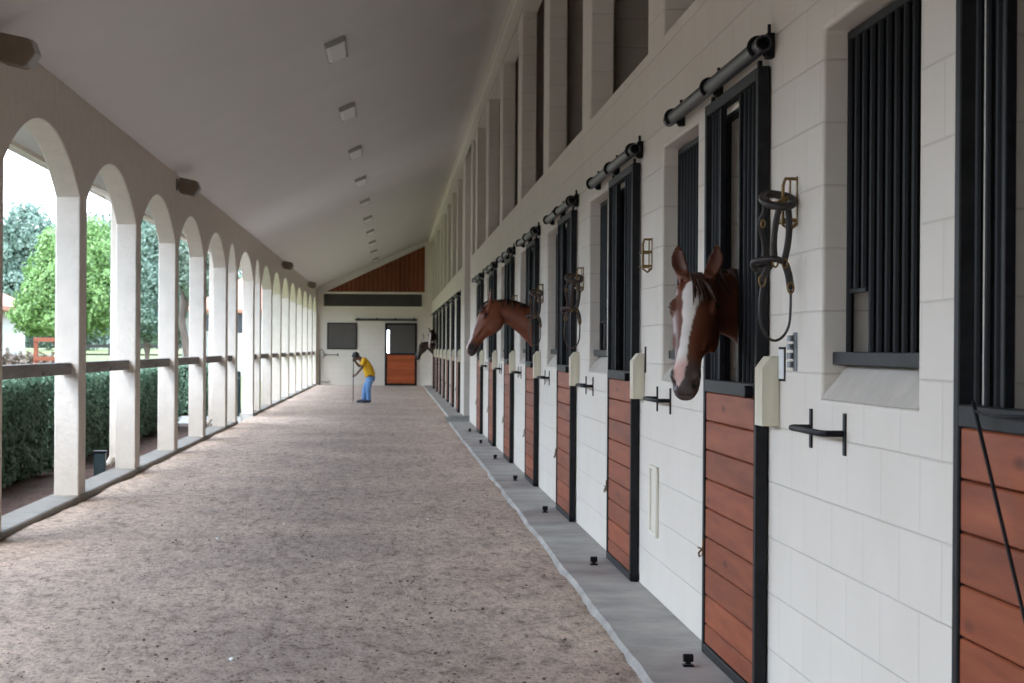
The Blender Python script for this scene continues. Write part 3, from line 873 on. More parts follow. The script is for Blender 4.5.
    for x, zc_, hz, hw in ((-.16, -.10, .16, .13), (-.05, -.14, .27, .20), (.15, -.17, .34, .25), (.5, -.18, .33, .28), (.9, -.17, .32, .30), (1.25, -.12, .32, .30), (1.5, -.08, .30, .27), (1.68, -.08, .22, .19), (1.74, -.1, .12, .1)):
        c = B + Vector((x*bodylen/1.75 + .12, 0, zc_))
        rings.append([c + Vector((0, math.cos(2*PI*k/n)*hw, math.sin(2*PI*k/n)*hz)) for k in range(n)])
    loft(m, rings)
    for (lx, sgn, hind) in ((.22, -1, 0), (.22, 1, 0), (1.5*bodylen/1.75, -1, 1), (1.5*bodylen/1.75, 1, 1)):
        x = B.x + lx + .08; y = B.y + sgn*.15; zt = B.z - .25
        if not hind: pts = [(x, y, zt), (x + .02, y, .80), (x, y, .48), (x, y, .22), (x - .01, y, .12), (x - .05, y, .05), (x - .06, y, .005)]; rr = [.13, .085, .052, .036, .040, .048, .058]
        else: pts = [(x, y, zt + .05), (x - .06, y, .88), (x + .10, y, .56), (x + .10, y, .50), (x + .05, y, .22), (x + .02, y, .12), (x - .01, y, .05), (x - .02, y, .005)]; rr = [.19, .13, .055, .05, .038, .040, .048, .058]
        m.tube(pts, rr, 12)
    me = m.mesh('tmp'); o = bpy.data.objects.new('tmp', me); COL.objects.link(o)
    r = o.modifiers.new('r', 'REMESH'); r.mode = 'VOXEL'; r.voxel_size = voxel; r.use_smooth_shade = True
    s_ = o.modifiers.new('s', 'SMOOTH'); s_.factor = .5; s_.iterations = 4 if voxel < .012 else 2
    dg = bpy.context.evaluated_depsgraph_get(); ev = o.evaluated_get(dg)
    body = bpy.data.meshes.new_from_object(ev); bpy.data.objects.remove(o)
    body.name = name
    # to head coordinates, carve and colour
    N = len(body.vertices); co = np.zeros(N*3); body.vertices.foreach_get('co', co); co = co.reshape(-1, 3)
    nr = np.zeros(N*3); body.vertices.foreach_get('normal', nr); nr = nr.reshape(-1, 3)
    R = np.array([fx, side, up]); lc = (co - np.array(P)) @ R.T; ln = nr @ R.T
    x, y, z = lc[:, 0], lc[:, 1]/wide, lc[:, 2]; ay = np.abs(y)
    depth = np.zeros(N)
    depth -= .026*np.exp(-(((x - .598)/.022)**2 + ((z + .118)/.019)**2 + ((ay - .047)/.014)**2))     # nostrils
    depth -= .010*np.exp(-(((x - .150)/.026)**2 + ((z + .033)/.013)**2 + ((ay - .106)/.02)**2))                       # eye openings
    depth -= .008*np.exp(-(((z + .150 + .12*(x - .6))/.006)**2))*np.clip((x - .50)/.03, 0, 1)*np.clip((.66 - x)/.02, 0, 1)
    depth -= .010*np.exp(-(((x - .38)/.07)**2 + ((z + .115)/.02)**2 + ((ay - .06)/.03)**2))
    inhead = (x > -.30) & (x < .7) & (ay < .16) & (z < .25) & (z > -.4)
    depth *= inhead
    co2 = co + nr*depth[:, None]
    body.vertices.foreach_set('co', co2.reshape(-1))
    def sst(a, b, v): t = np.clip((v - a)/(b - a), 0, 1); return t*t*(3 - 2*t)
    col = np.tile(np.array(coat), (N, 1))
    def mixc(c, w): 
        nonlocal col
        col = col*(1 - w[:, None]) + np.array(c)*w[:, None]
    mixc(points, (1 - sst(.45, .75, co[:, 2]))*1.0)                         # dark legs
    mixc(muzzle, sst(.44, .54, x - .25*(z + .12))*inhead)
    mixc(points, .6*np.exp(-(((x - .152)/.045)**2 + ((z + .035)/.028)**2))*inhead*(ay > .06))
    mixc(points, .45*np.exp(-((z + .27)/.05)**2)*((x > .02) & (x < .4))*inhead)
    earmask = inhead & (x < -.03) & (z > .02) & (ay > .03)
    mixc([c*.55 for c in coat], earmask*.6)
    if blaze:
        cy, wd = blaze
        ctr = np.interp(x, [.04, .12, .2, .3, .42, .52, .60], cy); hw = np.interp(x, [.02, .06, .12, .18, .3, .42, .52, .60, .625], wd)
        nz = np.array([noise.noise((float(p[0]*30), float(p[1]*30), 0)) for p in lc]) if N < 200000 else 0
        wgt = (1 - sst(.85, 1.1, np.abs(y - ctr)/np.maximum(hw, 1e-4) + .2*nz))*(hw > .001)*sst(.0, .25, ln[:, 2])*(x > .02)*inhead
        mixc((.74, .70, .66), wgt)
        mixc((.62, .40, .36), wgt*sst(.47, .54, x))
    mixc((.02, .012, .012), np.exp(-(((x - .598)/.026)**2 + ((z + .118)/.022)**2 + ((ay - .046)/.015)**2))*inhead)
    ca = body.color_attributes.new('coat', 'FLOAT_COLOR', 'POINT')
    ca.data.foreach_set('color', np.hstack([col, np.ones((N, 1))]).reshape(-1))
    body.materials.clear(); body.materials.append(M_COAT); body.materials.append(M_EYE)
    body.polygons.foreach_set('material_index', [0]*len(body.polygons)); body.polygons.foreach_set('use_smooth', [True]*len(body.polygons))
    body.update()
    ho = bpy.data.objects.new(name, body); COL.objects.link(ho)
    for s in (-1, 1):
        e = MB(); c = W(.150, s*(.083*wide + .0045), -.034); e.ball(c, .0185, 14, 9); e.build('eye', M_EYE, ho, smooth=True)
    # mane along the crest and a forelock
    mm = MB(); rngm = random.Random(41 + int(poll[1]))
    for i in range(1, len(crest)-1):
        for j in range(5):
            c, uu, sd = crest[i]; c2 = crest[i+1][0]
            q = c.lerp(c2, j/5); sgn = -1 if rngm.random() < .8 else 1
            L = rngm.uniform(.06, .12)
            mm.tube([q - uu*.012, q + uu*.012 + sd*sgn*.012, q - uu*.03*L/.1 + sd*sgn*.05, q - uu*L + sd*sgn*.085], [.010, .012, .010, .002], 5)
    mm.build('mane', mane_mat, ho, smooth=True)
    fm = MB()
    for j in range(12):
        y0 = rngm.uniform(-.03, .03); L = rngm.uniform(.09, .20); yy = y0*1.2 + .045 + rngm.uniform(-.02, .03)
        fm.tube([W(-.03, y0, .015), W(.03, y0 + .01, .045), W(.03 + L*.55, yy*.8, .048), W(.03 + L, yy*1.2, .036 - .02*abs(yy)/.05)], [.007, .009, .008, .001], 5)
    fm.build('forelock', mane_mat, ho, smooth=True)
    return ho
DK = (.012, .009, .009)
yd = DOORS_N[1]
H1 = horse('horse', (1.41, 9.0, 1.875), (-.135, -.465, -.41), (2.04, yd + .80, 1.56), (.125, .040, .020), (.062, .044, .040), (.018, .007, .005),
           ([.0, .0, -.004, -.010, -.016, -.020, -.022], [.0, .034, .046, .036, .020, .019, .026, .020, 0.]), M_MANE2, .0085, wide=1.13)
tag(H1, 'dark bay horse with white blaze looking out over the nearest whole stall door', 'horse')
yd = DOORS_N[4]
H2 = horse('horse', (1.135, yd + .74, 2.085), (-.36, -.02, -.52), (2.05, yd + .74, 1.50), (.21, .062, .027), (.030, .022, .022), (.03, .010, .006),
           ([.0]*7, [.0, .0, .018, .016, .02, .034, .044, .044, .03]), M_MANE2, .012)
tag(H2, 'reddish chestnut horse in profile leaning from the middle stall of the near row', 'horse')
yd = DOORS_F[6]
H3 = horse('horse', (1.14, yd + .70, 1.74), (-.27, -.02, -.54), (1.98, yd + .70, 1.22), (.035, .012, .008), (.02, .015, .014), (.012, .007, .006), None, M_MANE, .02)
tag(H3, 'dark brown horse in profile at the last stall by the end wall', 'horse')
yd = DOORS_F[5]
H4 = horse('horse', (1.40, yd + .5, 2.17), (-.10, -.33, -.56), (2.02, yd + .74, 1.50), (.05, .016, .009), (.03, .02, .02), (.015, .007, .005),
           ([.0]*7, [.0, .03, .04, .035, .03, .03, .03, .03, .02]), M_MANE, .02)
tag(H4, 'bay horse with pale face stripe, second stall from the end wall', 'horse')

# ------------------------------------------------------------------ the man and his rake
def skin(name, pts, edges, mat, parent=None, sub=2):
    me = bpy.data.meshes.new('sk'); me.from_pydata([p[:3] for p in pts], [], []); me = bpy.data.meshes.new('sk2'); me.from_pydata([p[:3] for p in pts], edges, [])
    o = bpy.data.objects.new('sk', me); COL.objects.link(o)
    o.modifiers.new('k', 'SKIN'); sd = o.modifiers.new('s', 'SUBSURF'); sd.levels = sub; sd.render_levels = sub
    for i, p in enumerate(pts):
        r = p[3]; me.skin_vertices[0].data[i].radius = r if isinstance(r, tuple) else (r, r)
    me.skin_vertices[0].data[0].use_root = True
    dg = bpy.context.evaluated_depsgraph_get(); out = bpy.data.meshes.new_from_object(o.evaluated_get(dg)); bpy.data.objects.remove(o)
    out.materials.clear(); out.materials.append(mat); out.polygons.foreach_set('use_smooth', [True]*len(out.polygons)); out.name = name
    ob = bpy.data.objects.new(name, out); COL.objects.link(ob)
    if parent: ob.parent = parent
    return ob
MX, MY = -.74, 55.7
def man():
    # local: x = -forward (he faces -x), -y = his left, toward the camera
    z0 = -.03
    J = dict(pel=(.12, 0, .80), sp=(.06, 0, .98), ch=(-.04, 0, 1.15), nk=(-.16, 0, 1.27), hd0=(-.235, 0, 1.315), hd1=(-.30, 0, 1.36),
             sl=(-.07, -.19, 1.22), sr=(-.07, .19, 1.22), hl=(.13, -.10, .76), hr=(.13, .10, .76),
             kl=(.06, -.115, .43), kr=(-.03, .115, .43), al=(.08, -.12, .08), ar=(-.06, .12, .08), tl=(-.10, -.14, .035), tr=(-.24, .13, .035),
             el=(-.12, -.33, 1.00), wl=(-.31, -.13, .78), er=(-.20, .28, 1.03), wr=(-.33, .08, 1.21))
    # his left arm reaches low on the handle, the right one holds it by the chin
    nm = list(J); pts = [(*J[k], r) for k, r in zip(nm, [.09, .09, .105, .055, .075, .085, .060, .060, .06, .06, .050, .050, .042, .042, .035, .035, .042, .030, .042, .030])]
    ix = {k: i for i, k in enumerate(nm)}
    E = [('pel','sp'),('sp','ch'),('ch','nk'),('nk','hd0'),('hd0','hd1'),('ch','sl'),('ch','sr'),('pel','hl'),('pel','hr'),('hl','kl'),('hr','kr'),('kl','al'),('kr','ar'),('al','tl'),('ar','tr'),('sl','el'),('el','wl'),('sr','er'),('er','wr')]
    edges = [(ix[a], ix[b]) for a, b in E]
    # hands with five fingers curled round the handle at x=-.37
    for wk, hz, hy in (('wl', .775, -.03), ('wr', 1.225, .03)):
        w = Vector(J[wk]); sgn = -1 if wk == 'wl' else 1
        hx = -.365
        palm = Vector((hx + .035, hy + sgn*.035, hz)); pi_ = len(pts); pts.append((*palm, (.026, .030))); edges.append((ix[wk], pi_))
        for f in range(4):
            dz = .030 - f*.021; L = (.95, 1.05, 1.0, .8)[f]
            b0 = len(pts)
            pts.append((hx + .012, hy + sgn*.036, hz + dz, .0095)); pts.append((hx - .024*L, hy + sgn*.020, hz + dz, .0088)); pts.append((hx - .024*L, hy - sgn*.014, hz + dz, .0080)); pts.append((hx - .002, hy - sgn*.026*L, hz + dz, .007))
            edges += [(pi_, b0), (b0, b0+1), (b0+1, b0+2), (b0+2, b0+3)]
        b0 = len(pts)
        pts.append((hx + .035, hy + sgn*.008, hz + .038, .011)); pts.append((hx + .022, hy - sgn*.022, hz + .044, .010)); pts.append((hx + .0, hy - sgn*.030, hz + .046, .0085)); edges += [(pi_, b0), (b0, b0+1), (b0+1, b0+2)]
    body = skin('person', pts, edges, M_SKIN)
    # face: brow, nose, chin, ears grown into the same mesh
    m = MB(); m.v = [tuple(v.co) for v in body.data.vertices]; m.f = [tuple(p.vertices) for p in body.data.polygons]; m.mi = [0]*len(m.f)
    hc = Vector((-.30, 0, 1.355)); fd = Vector((-.72, 0, -.69)).normalized(); fu = Vector((-.69, 0, .72))
    m.ball(hc, .098, 16, 12, (1.0, .84, 1.05)); m.ball(hc + fd*.04 - fu*.06, .06, 12, 8)
    m.ball(hc + fd*.105 - fu*.015, .020, 10, 6, (1, .8, 1.3)); m.ball(hc + fd*.092 - fu*.06, .022, 10, 6, (.7, 1.3, .5)); m.ball(hc + fd*.08 - fu*.095, .025, 10, 6)
    for s in (-1, 1): m.ball(hc + Vector((0, s*.084, 0)) - fu*.02, .026, 10, 6, (.8, .35, 1.1))
    m.tube([Vector((-.12, 0, 1.22)), Vector((-.2, 0, 1.28)), Vector((-.27, 0, 1.33))], [.06, .055, .055], 12)
    me = m.mesh('person'); body.data = me; me.materials.append(M_SKIN)
    r = body.modifiers.new('r', 'REMESH'); r.mode = 'VOXEL'; r.voxel_size = .0075; r.use_smooth_shade = True
    for s in (-1, 1):
        e = MB(); e.ball(hc + fd*.082 + fu*.012 + Vector((0, s*.034, 0)), .012, 8, 6); e.build('eye', M_EYE, body, smooth=True)
    h = MB(); n = 18; vs = []; fs = []
    for i in range(9):
        th = math.radians(115)*i/8
        for k in range(n):
            ph = 2*PI*k/n; d = Vector((math.sin(th)*math.cos(ph), math.sin(th)*math.sin(ph)*.86, math.cos(th)))
            ax = (fu*.75 - fd*.66).normalized(); sx = Vector((0, 1, 0)); fx_ = ax.cross(sx)
            p = hc + (ax*d.z + sx*d.y + fx_*d.x)*.112*(1 + .03*noise.noise(d*6))
            vs.append(p)
    for i in range(8):
        for k in range(n): l = (k+1) % n; fs.append((i*n+k, (i+1)*n+k, (i+1)*n+l, i*n+l))
    h.add(vs, fs); h.build('hair', M_HAIR, body, smooth=True)
    # shirt
    sp = [(.13, 0, .72, (.150, .180)), (.10, 0, .86, (.140, .165)), (.05, 0, 1.0, (.135, .165)), (-.03, 0, 1.14, (.135, .17)), (-.11, 0, 1.235, (.085, .10)), (-.15, 0, 1.262, (.064, .07)),
          (-.06, -.18, 1.22, (.082, .082)), (-.09, -.265, 1.11, (.072, .075)), (-.105, -.30, 1.055, (.068, .07)), (-.06, .18, 1.22, (.082, .082)), (-.12, .235, 1.13, (.072, .075)), (-.15, .255, 1.085, (.068, .07))]
    skin('shirt', sp, [(0,1),(1,2),(2,3),(3,4),(4,5),(3,6),(6,7),(7,8),(3,9),(9,10),(10,11)], M_SHIRT, body)
    jp = [(.125, 0, .82, (.13, .15)), (.125, -.085, .70, (.108, .108)), (.125, .085, .70, (.108, .108)), (.06, -.115, .43, (.082, .082)), (-.03, .115, .43, (.082, .082)), (.085, -.12, .12, (.072, .072)), (-.055, .12, .12, (.072, .072)), (.08, -.12, .07, (.075, .075)), (-.06, .12, .07, (.075, .075))]
    skin('jeans', jp, [(0,1),(0,2),(1,3),(2,4),(3,5),(4,6),(5,7),(6,8)], M_JEANS, body)
    for (a, t) in ((J['al'], J['tl']), (J['ar'], J['tr'])):
        m = MB(); m.tube([(a[0] + .07, a[1], .045), (a[0], a[1], .055), (t[0] + .05, t[1], .045), (t[0] - .03, t[1], .03)], [.035, .052, .050, .028], 12, flat=((0, 0, 1), .85)); m.build('shoe', M_SHOE, body, smooth=True)
    body.location = (MX, MY, z0)
    tag(body, 'person in yellow shirt and blue jeans bending over an upright handle', 'person')
    t = empty('rake', (MX - .365, MY, -.03)); tag(t, 'upright dark-handled rake held by the person in yellow', 'rake')
    m = MB(); m.tube([(0, 0, .06), (0, 0, 1.30)], .014, 10); m.build('handle', simple('dark handle', (.05, .045, .05), .5), t, smooth=True, ang=40)
    m = MB(); m.box(-.012, .012, -.2, .2, .05, .075, .004); m.build('head', M_BLACK, t)
    for i in range(12):
        m = MB(); m.tube([(0, -.19 + i*.0345, .055), (-.005, -.19 + i*.0345, .005)], [.004, .003], 5); m.build('tine', M_BLACK, t)
man()

# ------------------------------------------------------------------ outdoors
def lawn_z(x, y): return -.09 + 1.45*smooth_step(46, 118, y)*smooth_step(-4.5, -9.5, x)
xs = [-160, -90, -60, -40, -30, -24, -20, -17, -14, -12, -10.5, -9, -8, -7, -6, -5, -4.2, -3.43, 0, 30]; ys = list(range(-30, 40, 10)) + list(range(40, 130, 4)) + [140, 160, 200, 260]
m = MB(); v = [(x, y, lawn_z(x, y) if x < -3.4 else (-.6 if y < 100 else -.1)) for y in ys for x in xs]; nx = len(xs)
m.add(v, [(j*nx+i, j*nx+i+1, (j+1)*nx+i+1, (j+1)*nx+i) for j in range(len(ys)-1) for i in range(nx-1) if xs[i] < -3.5 or ys[j] > 100])
struct(m.build('lawn', M_LAWN, smooth=True))
m = MB(); m.box(-21, -6.28, -20, 39.9, -.4, -.05); m.box(-13, -8, 39.9, 47, -.4, -.05); struct(m.build('dark_bounce_ground', simple('dark warm bounce ground', (.115, .08, .058), .95, var=.3, nsc=3, bmp=.5, bsc=12)))  # unseen ground, added dark and warm to tint light bounced onto the stall wall
m = MB(); m.box(-8, -3.43, 39.9, 44.3, -.5, -.03); struct(m.build('path', M_PATH))
def rough_strip(name, x0, x1, y0, y1, z, mat, amp, step):
    xs = np.arange(x0, x1 + step*.5, step); ys = np.arange(y0, y1 + step*.5, step*2); v = [(x, y, z + amp*noise.noise((x*6, y*6, 1))) for y in ys for x in xs]
    nx = len(xs); f = [(j*nx+i, j*nx+i+1, (j+1)*nx+i+1, (j+1)*nx+i) for j in range(len(ys)-1) for i in range(nx-1)]
    mm = MB(); mm.add(v, f); return mm.build(name, mat, smooth=True, fixn=False)
tag(rough_strip('mulch', -6.3, -3.44, -2, 39.8, -.055, M_MULCH, .035, .07), 'dark brown bark mulch spread under the hedge', 'mulch', kind='stuff')
m = MB(); m.box(-13, -7.5, 56, 59, -.3, .10); struct(m.build('ground_bed', M_MULCH))

def leaves_mesh(P, N, size, mat, name, parent=None, aspect=.5, flatten=0.0):
    n = len(P)
    nrm = N + RNG.normal(0, .55, (n, 3)); nrm /= np.linalg.norm(nrm, axis=1)[:, None]
    t = np.cross(nrm, RNG.normal(0, 1, (n, 3))); t /= np.linalg.norm(t, axis=1)[:, None]; b = np.cross(nrm, t)
    s = size*RNG.uniform(.65, 1.35, n)[:, None]
    v = np.stack([P - t*s, P - b*s*aspect + nrm*s*.12, P + t*s, P + b*s*aspect + nrm*s*.12], 1).reshape(-1, 3)
    me = bpy.data.meshes.new(name); me.vertices.add(4*n); me.vertices.foreach_set('co', v.reshape(-1))
    me.loops.add(4*n); me.loops.foreach_set('vertex_index', np.arange(4*n)); me.polygons.add(n); me.polygons.foreach_set('loop_start', np.arange(0, 4*n, 4))
    me.update(calc_edges=True); me.validate(); me.materials.append(mat)
    o = bpy.data.objects.new(name, me); COL.objects.link(o)
    if parent: o.parent = parent
    return o
M_HEDGE = leaf_mat('hedge leaves', [(.06, .12, .075), (.12, .215, .13), (.24, .36, .24), (.09, .175, .105)])
M_CORE = simple('hedge twigs', (.012, .022, .012), .9)  # dark filler core; shade inside the foliage is put into its colour
M_TREEA = leaf_mat('bright tree leaves', [(.11, .21, .065), (.18, .32, .09), (.28, .43, .15), (.14, .26, .08)])
M_TREEB = leaf_mat('hazed blue green leaves', [(.11, .18, .135), (.16, .245, .185), (.22, .30, .23), (.13, .21, .16)])  # raised pale tone puts distance haze into the leaf colour
M_TREEC = leaf_mat('grey green tree leaves', [(.11, .165, .125), (.16, .225, .165), (.22, .285, .21), (.13, .19, .145)])
def hedge(y0, y1, dens, label):
    t = empty('hedge', (-5.0, (y0 + y1)/2, -.05)); oy = (y0 + y1)/2
    def zt(y, x): return 1.16 + .07*noise.noise((y*.9, x, 0)) + .05*noise.noise((y*2.7, x, 5))
    def xf(y, z): return -4.28 + .10*noise.noise((y*1.1, z*1.3, 2)) + .06*noise.noise((y*3, z*3, 4)) - .18*max(0, .25 - z)
    L = y1 - y0; n1 = int(dens*L*1.15); P = []; Nn = []
    for i in range(n1):
        y = y0 + L*random.random(); z = .0 + 1.15*random.random(); q = random.random()**2*.14
        P.append((xf(y, z) - q + .03, y, min(z, zt(y, 0)))); Nn.append((1, 0, .5))
    for i in range(int(dens*L*.8)):
        y = y0 + L*random.random(); x = -4.3 - 1.2*random.random(); P.append((x, y, zt(y, x) - .08*random.random())); Nn.append((.2, 0, 1))
    for i in range(int(dens*1.3)):
        z = 1.15*random.random(); x = -4.35 - 1.2*random.random(); P.append((x, y0 + .05*random.random(), z)); Nn.append((0, -1, .4))
    P = np.array(P); Nn = np.array(Nn, float)
    leaves_mesh(P - np.array([-5.0, oy, -.05]), Nn, .042, M_HEDGE, 'foliage', t)
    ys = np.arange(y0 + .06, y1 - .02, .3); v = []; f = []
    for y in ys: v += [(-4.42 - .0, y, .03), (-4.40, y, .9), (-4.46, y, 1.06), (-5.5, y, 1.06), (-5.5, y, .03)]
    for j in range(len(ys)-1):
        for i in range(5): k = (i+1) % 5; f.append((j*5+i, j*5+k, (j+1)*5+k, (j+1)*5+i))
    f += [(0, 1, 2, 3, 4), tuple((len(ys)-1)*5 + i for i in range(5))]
    mm = MB(); mm.add([(p[0] + 5.0, p[1] - oy, p[2] + .05) for p in v], f); mm.build('dark_core', M_CORE, t)
    return tag(t, label, 'hedge')
hedge(13, 24.2, 1900, 'clipped dark green hedge outside the nearer arcade bays')
hedge(24.6, 39.3, 900, 'clipped dark green hedge outside the arcade bays up to the open walkway')
hedge(45.0, 52, 500, 'clipped dark green hedge beyond the open walkway')

def tree(name, base, blobs, nl, size, mat, label, trunk=None, r=.14):
    t = empty(name, base); bx, by, bz = base; P = []; Nn = []
    tot = sum(b[3]*b[5] for b in blobs)
    for (x, y, z, rx, ry, rz) in blobs:
        n = int(nl*rx*rz/tot)
        d = RNG.normal(0, 1, (n, 3)); d /= np.linalg.norm(d, axis=1)[:, None]
        k = RNG.uniform(.35, 1, n)**.4
        w = np.array([noise.noise((float(a[0]*2.4 + x), float(a[1]*2.4 + y), float(a[2]*2.4 + z))) for a in d])
        p = d*(k*(1 + .42*w))[:, None]*np.array([rx, ry, rz]) + np.array([x - bx, y - by, z - bz]); P.append(p); Nn.append(d)
    leaves_mesh(np.vstack(P), np.vstack(Nn), size, mat, 'foliage', t, .55)
    m = MB(); tp = trunk or [(0, 0, -.1), (.05, 0, 1.0), (-.05, 0, blobs[0][2] - bz)]
    m.tube(tp, [r*(1 - .5*i/(len(tp)-1)) for i in range(len(tp))], 8)
    top = Vector(tp[-2])
    for (x, y, z, rx, ry, rz) in blobs: m.tube([top, top.lerp(Vector((x - bx, y - by, z - bz)), .6) + Vector((0, 0, .1)), (x - bx, y - by, z - bz)], [r*.5, r*.35, r*.15], 6)
    m.build('trunk', M_BARK, t, smooth=True)
    return tag(t, label, 'tree')
def at(px, Y): return (px - 392)*Y/1940
def zt(py, Y): return HC - (py - 348)*Y/1940
Y = 50
tree('tree', (at(70, Y), Y, -.1), [(at(62, Y), Y, zt(285, Y), 1.05, 1.0, 1.15), (at(88, Y), Y + .3, zt(258, Y), .85, .9, .95), (at(100, Y), Y, zt(300, Y), .8, .8, .9), (at(40, Y), Y, zt(300, Y), .6, .8, .75), (at(32, Y), Y, zt(318, Y), .55, .7, .5), (at(64, Y), Y - .2, zt(322, Y), .8, .8, .45), (at(58, Y), Y, zt(250, Y), .6, .7, .5)], 30000, .058, M_TREEA, 'bright green tree seen through the two nearest arcade bays', r=.09)
Y = 54
tree('shrub', (at(18, Y), Y, -.1), [(at(px_, Y), Y, .75, .42, .5, .62) for px_ in (-2, 12, 26, 40, 54)], 5000, .07, leaf_mat('reddish shrub leaves', [(.09, .075, .05), (.17, .115, .08), (.22, .15, .11), (.12, .11, .06)]), 'low brownish shrubs in front of the white house by the bright tree', r=.04)['category'] = 'shrub'
Y = 92
tree('tree', (at(20, Y), Y, -.1), [(at(26, Y), Y, zt(235, Y), 1.2, 1.2, 1.5), (at(5, Y), Y, zt(262, Y), 1.5, 1.4, 1.8), (at(45, Y), Y, zt(268, Y), 1.6, 1.4, 2.0), (at(20, Y), Y, zt(300, Y), 2.4, 1.8, 2.2)], 26000, .10, M_TREEB, 'tall blue green tree behind the bright green one')
Y = 110
tree('tree', (at(82, Y), Y, -.1), [(at(80, Y), Y, zt(290, Y), 3.2, 2, 3.2), (at(108, Y), Y, zt(262, Y), 2.4, 2, 2.6), (at(70, Y), Y, zt(318, Y), 2.6, 2, 2.)], 16000, .15, M_TREEC, 'grey green tree far behind the second arcade bay')
Y = 84
tree('tree', (at(146, Y), Y, -.1), [(at(146, Y), Y, zt(250, Y), 1.5, 1.4, 1.7), (at(152, Y), Y, zt(232, Y), 1.0, 1.2, 1.2), (at(138, Y), Y, zt(285, Y), 1.4, 1.4, 1.8), (at(158, Y), Y, zt(285, Y), 1.3, 1.4, 1.8), (at(150, Y), Y, zt(318, Y), 1.4, 1.3, 1.1)], 26000, .10, M_TREEB, 'hazy tall tree framed by the third arcade bay')
Y = 76
tree('tree', (at(196, Y), Y, -.1), [(at(184, Y), Y, zt(235, Y), 1.1, 1.1, 1.4), (at(190, Y), Y, zt(262, Y), 1.1, 1.1, 1.4), (at(202, Y), Y, zt(248, Y), 1.0, 1., 1.3)], 18000, .09, M_TREEC, 'leaning tree framed by the fourth arcade bay', trunk=[(0, 0, -.1), (-.3, 0, 1.2), (-.55, 0, 2.6), (-.5, 0, 4.0)], r=.2)
Y = 120
tree('tree', (at(160, Y), Y, -.1), [(at(150, Y), Y, zt(325, Y), 2.5, 2, 1.5), (at(180, Y), Y, zt(310, Y), 2.6, 2, 2.5), (at(215, Y), Y, zt(290, Y), 3, 2, 3)], 6000, .22, M_TREEC, 'far low tree behind the leaning one')

def sky_blocking_trees():
    t = empty('treeline_sky_block', (-26, 40, -.1)); P = []; Nn = []
    path = [(-24, -60), (-25, 20), (-27, 90), (-33, 150), (-13, 172)]  # far end closes the view; unseen side stretch added to block low sky light
    seg = [(a, b) for a, b in zip(path[:-1], path[1:])]
    m = MB()
    for (x0, y0), (x1, y1) in seg:
        L = math.hypot(x1 - x0, y1 - y0); dx, dy = (x1 - x0)/L, (y1 - y0)/L; nx, ny = dy, -dx
        q = []
        N = max(2, int(L/3))
        for i in range(N+1):
            f = i/N; x, y = x0 + (x1 - x0)*f, y0 + (y1 - y0)*f; h = 5.6 + 1.9*noise.noise((x*.11, y*.11, 3))
            q += [(x - nx*1.2 + 26, y - ny*1.2 - 40, 0), (x - nx*1.2 + 26, y - ny*1.2 - 40, h), (x - nx*3 + 26, y - ny*3 - 40, h), (x - nx*3 + 26, y - ny*3 - 40, 0)]
        m.add(q, [(4*i+k, 4*i+(k+1) % 4, 4*i+4+(k+1) % 4, 4*i+4+k) for i in range(N) for k in range(4)])
        for i in range(int(L*90)):
            f = random.random(); x, y = x0 + (x1 - x0)*f, y0 + (y1 - y0)*f; h = 6.3 + 1.9*noise.noise((x*.11, y*.11, 3)) + 1.0*noise.noise((x*.5, y*.5, 8))
            z = h*random.random()**.8; o = -1.0 + 1.3*noise.noise((x*.35, y*.35, z*.5)) - .5*random.random()
            P.append((x + nx*o + 26, y + ny*o - 40, z)); Nn.append((nx, ny, .6))
    leaves_mesh(np.array(P), np.array(Nn, float), .30, M_TREEC, 'foliage', t, .6)
    m.build('dark_backing', M_CORE, t)  # dark slab behind the leaves, coloured as the shade within the trees
    return tag(t, 'dim line of far trees across the lawn, its unseen side added to block sky light', 'trees', kind='stuff')
sky_blocking_trees()
def house(name, x0, x1, y0, y1, ze, zr, label, wins, hip=1.4):
    t = empty(name, ((x0 + x1)/2, y0, -.1)); cx = (x0 + x1)/2
    m = MB(); m.box(x0 - cx, x1 - cx, 0, y1 - y0, 0, ze + .1); m.build('wall', M_HOUSE, t)
    m = MB(); e = .45; a, b, c, d = x0 - cx - e, x1 - cx + e, -e, y1 - y0 + e; hx = min((b - a)/2 - .05, hip*2.2); yc = (c + d)/2
    m.add([(a, c, ze), (b, c, ze), (b, d, ze), (a, d, ze), (a + hx, yc, zr), (b - hx, yc, zr), (a, c, ze + .14), (b, c, ze + .14), (b, d, ze + .14), (a, d, ze + .14)],
          [(0, 3, 2, 1), (0, 1, 7, 6), (1, 2, 8, 7), (2, 3, 9, 8), (3, 0, 6, 9), (6, 7, 5, 4), (7, 8, 5), (8, 9, 4, 5), (9, 6, 4)])
    m.build('roof', M_TILE, t)
    for (wx, wz, ww, wh) in wins:
        m = MB(); m.box(wx - cx - ww/2 - .06, wx - cx + ww/2 + .06, -.05, .0, wz - wh/2 - .06, wz + wh/2 + .06, .01); f = m.build('window', M_TRIMC, t)
        m = MB(); m.box(wx - cx - ww/2, wx - cx + ww/2, -.06, -.045, wz - wh/2, wz + wh/2); m.build('pane', M_GLASSD, f)
    return tag(t, label, 'house')
Y = 60
house('house', -19, -13.05, Y, Y + 9, zt(311, Y) + .1, 4.6, 'white house with terracotta roof behind the bright green tree', [(-15.2, 1.9, .9, 1.1)])
Y = 86
house('house', at(182, Y), -3.6, Y, Y + 9, zt(314, Y) + .1, zt(268, Y), 'white tile-roofed house beyond the fourth and fifth arcade bays', [(at(207, Y), zt(324, Y) + .1, .35, .75), (at(240, Y), zt(324, Y) + .1, .5, .9)], 1.6)
